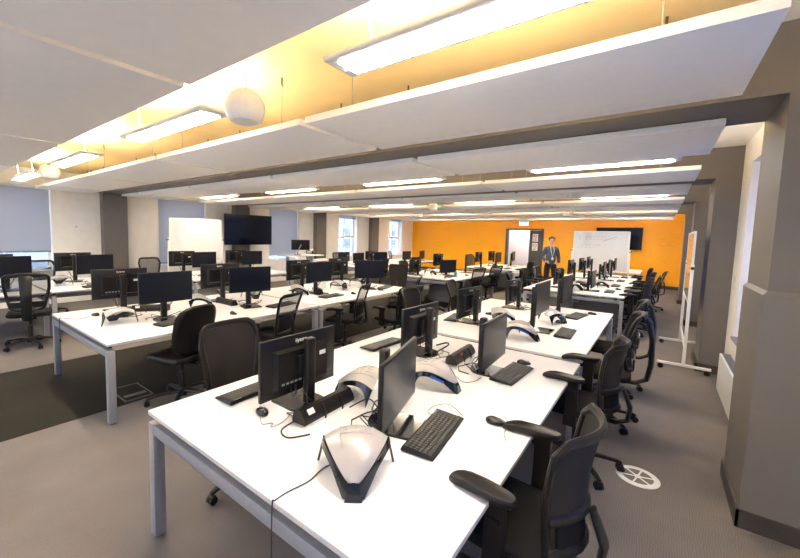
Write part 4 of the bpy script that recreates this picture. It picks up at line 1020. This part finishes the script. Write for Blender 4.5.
for s_ in (-1, 1):
    MB().ball((s_ * 0.033, -0.098, 1.705), 0.010, (1.2, 0.5, 0.7), 8).build('eye', M['ink'], P)
    MB().ball((s_ * 0.092, -0.01, 1.685), 0.022, (0.4, 0.8, 1.2), 8).build('ear', M['skin'], P)
    hx, hy, hz = (-0.17, -0.16, 1.01) if s_ < 0 else (0.24, -0.05, 0.93)
    for q in range(4):
        MB().tube([(hx - s_ * 0.01, hy - 0.01, hz + 0.02 - q * 0.016), (hx - s_ * 0.05, hy - 0.035, hz + 0.01 - q * 0.017), (hx - s_ * (0.075 - 0.006 * abs(q - 1.4)), hy - 0.02, hz - q * 0.018)], [0.010, 0.009, 0.007], 8).build('finger', M['skin'], P)
    MB().tube([(hx, hy - 0.01, hz + 0.025), (hx - s_ * 0.02, hy - 0.04, hz + 0.045), (hx - s_ * 0.04, hy - 0.05, hz + 0.05)], [0.011, 0.010, 0.008], 8).build('thumb', M['skin'], P)
MB().tube([(-0.022, -0.101, 1.645), (0.0, -0.106, 1.643), (0.022, -0.101, 1.645)], 0.005, 6).build('mouth', M['red'], P)
hb = MB().ball((0, 0.005, 1.75), 0.107, (0.93, 1.05, 0.85), 20)
bmesh.ops.delete(hb.bm, geom=[v for v in hb.bm.verts if (v.co.y < -0.055 and v.co.z < 1.765) or v.co.z < 1.67], context='VERTS'); hb.build('hair', M['hair'], P)
vj = [((0, 0, 0.87), (0.155, 0.125)), ((0, 0, 1.15), (0.165, 0.13)), ((0, 0, 1.33), (0.175, 0.135)), ((0, 0.01, 1.45), (0.12, 0.10)), ((0, 0.005, 1.54), 0.075),
      ((-0.165, 0.01, 1.43), 0.072), ((-0.245, 0.05, 1.17), 0.058), ((-0.195, -0.125, 1.02), 0.044), ((0.165, 0.01, 1.43), 0.072), ((0.255, 0.07, 1.18), 0.058), ((0.25, -0.03, 0.965), 0.044)]
skin_mesh('jumper', vj, [(0, 1), (1, 2), (2, 3), (3, 4), (3, 5), (5, 6), (6, 7), (3, 8), (8, 9), (9, 10)], M['jumper'], P)
vt = [((0, 0, 1.05), (0.13, 0.105)), ((-0.10, 0, 0.86), 0.11), ((-0.12, -0.01, 0.50), 0.08), ((-0.13, 0.02, 0.08), 0.062), ((0.10, 0, 0.86), 0.11), ((0.13, -0.01, 0.50), 0.08), ((0.15, 0.02, 0.08), 0.062)]
skin_mesh('trousers', vt, [(0, 1), (1, 2), (2, 3), (0, 4), (4, 5), (5, 6)], M['trouser'], P)
for s_, (sx, sy) in ((-1, (-0.14, -0.06)), (1, (0.165, -0.06))):
    MB().ball((sx, sy, 0.045), 0.05, (0.95, 2.7, 0.9), 14).build('shoe', M['black'], P)
MB().tube([(-0.05, -0.07, 1.50), (-0.045, -0.145, 1.36), (0.0, -0.165, 1.16), (0.045, -0.145, 1.36), (0.05, -0.07, 1.50)], 0.006, 6).box((0, -0.168, 1.12), (0.06, 0.006, 0.085), 0.002).build('lanyard', M['paper'], P)

# ------------------------------------------------------------------ light
w = bpy.data.worlds.new('world'); SC.world = w; w.use_nodes = True
nt = w.node_tree; bg = nt.nodes['Background']
tc = nt.nodes.new('ShaderNodeTexCoord'); sp_ = nt.nodes.new('ShaderNodeSeparateXYZ'); nt.links.new(tc.outputs['Generated'], sp_.inputs[0])
rp = nt.nodes.new('ShaderNodeValToRGB'); rp.color_ramp.elements[0].position = 0.45; rp.color_ramp.elements[0].color = (0.35, 0.38, 0.45, 1)
rp.color_ramp.elements[1].position = 0.75; rp.color_ramp.elements[1].color = (0.55, 0.72, 1.0, 1)
mp = nt.nodes.new('ShaderNodeMapRange'); mp.inputs['From Min'].default_value = -1; nt.links.new(sp_.outputs['Z'], mp.inputs['Value'])
nt.links.new(mp.outputs[0], rp.inputs['Fac']); nt.links.new(rp.outputs['Color'], bg.inputs['Color'])
bg.inputs['Strength'].default_value = 2.6
# corridor lamp behind the open door
o = thing('corridor_light', 'bright ceiling lamp in the corridor behind the open door', 'ceiling light', (-5.0, YF + 1.0, 2.9))
MB().b(-0.6, 0.6, -0.15, 0.15, 0, 0.06, 0.01).build('housing', M['whitesteel'], o)
MB().b(-0.55, 0.55, -0.12, 0.12, -0.006, -0.001).build('diffuser', emit('corridor_diffuser', (0.92, 0.95, 1.0), 30), o, False)

SC.view_settings.view_transform = 'Standard'; SC.view_settings.look = 'None'; SC.view_settings.gamma = 1.0
SC.view_settings.exposure = 1.5; SC.view_settings.use_curve_mapping = False
SC.cycles.use_denoising = True
SC.cycles.max_bounces = 8; SC.cycles.diffuse_bounces = 5; SC.cycles.glossy_bounces = 3; SC.cycles.transmission_bounces = 4; SC.cycles.transparent_max_bounces = 12
SC.cycles.sample_clamp_indirect = 8
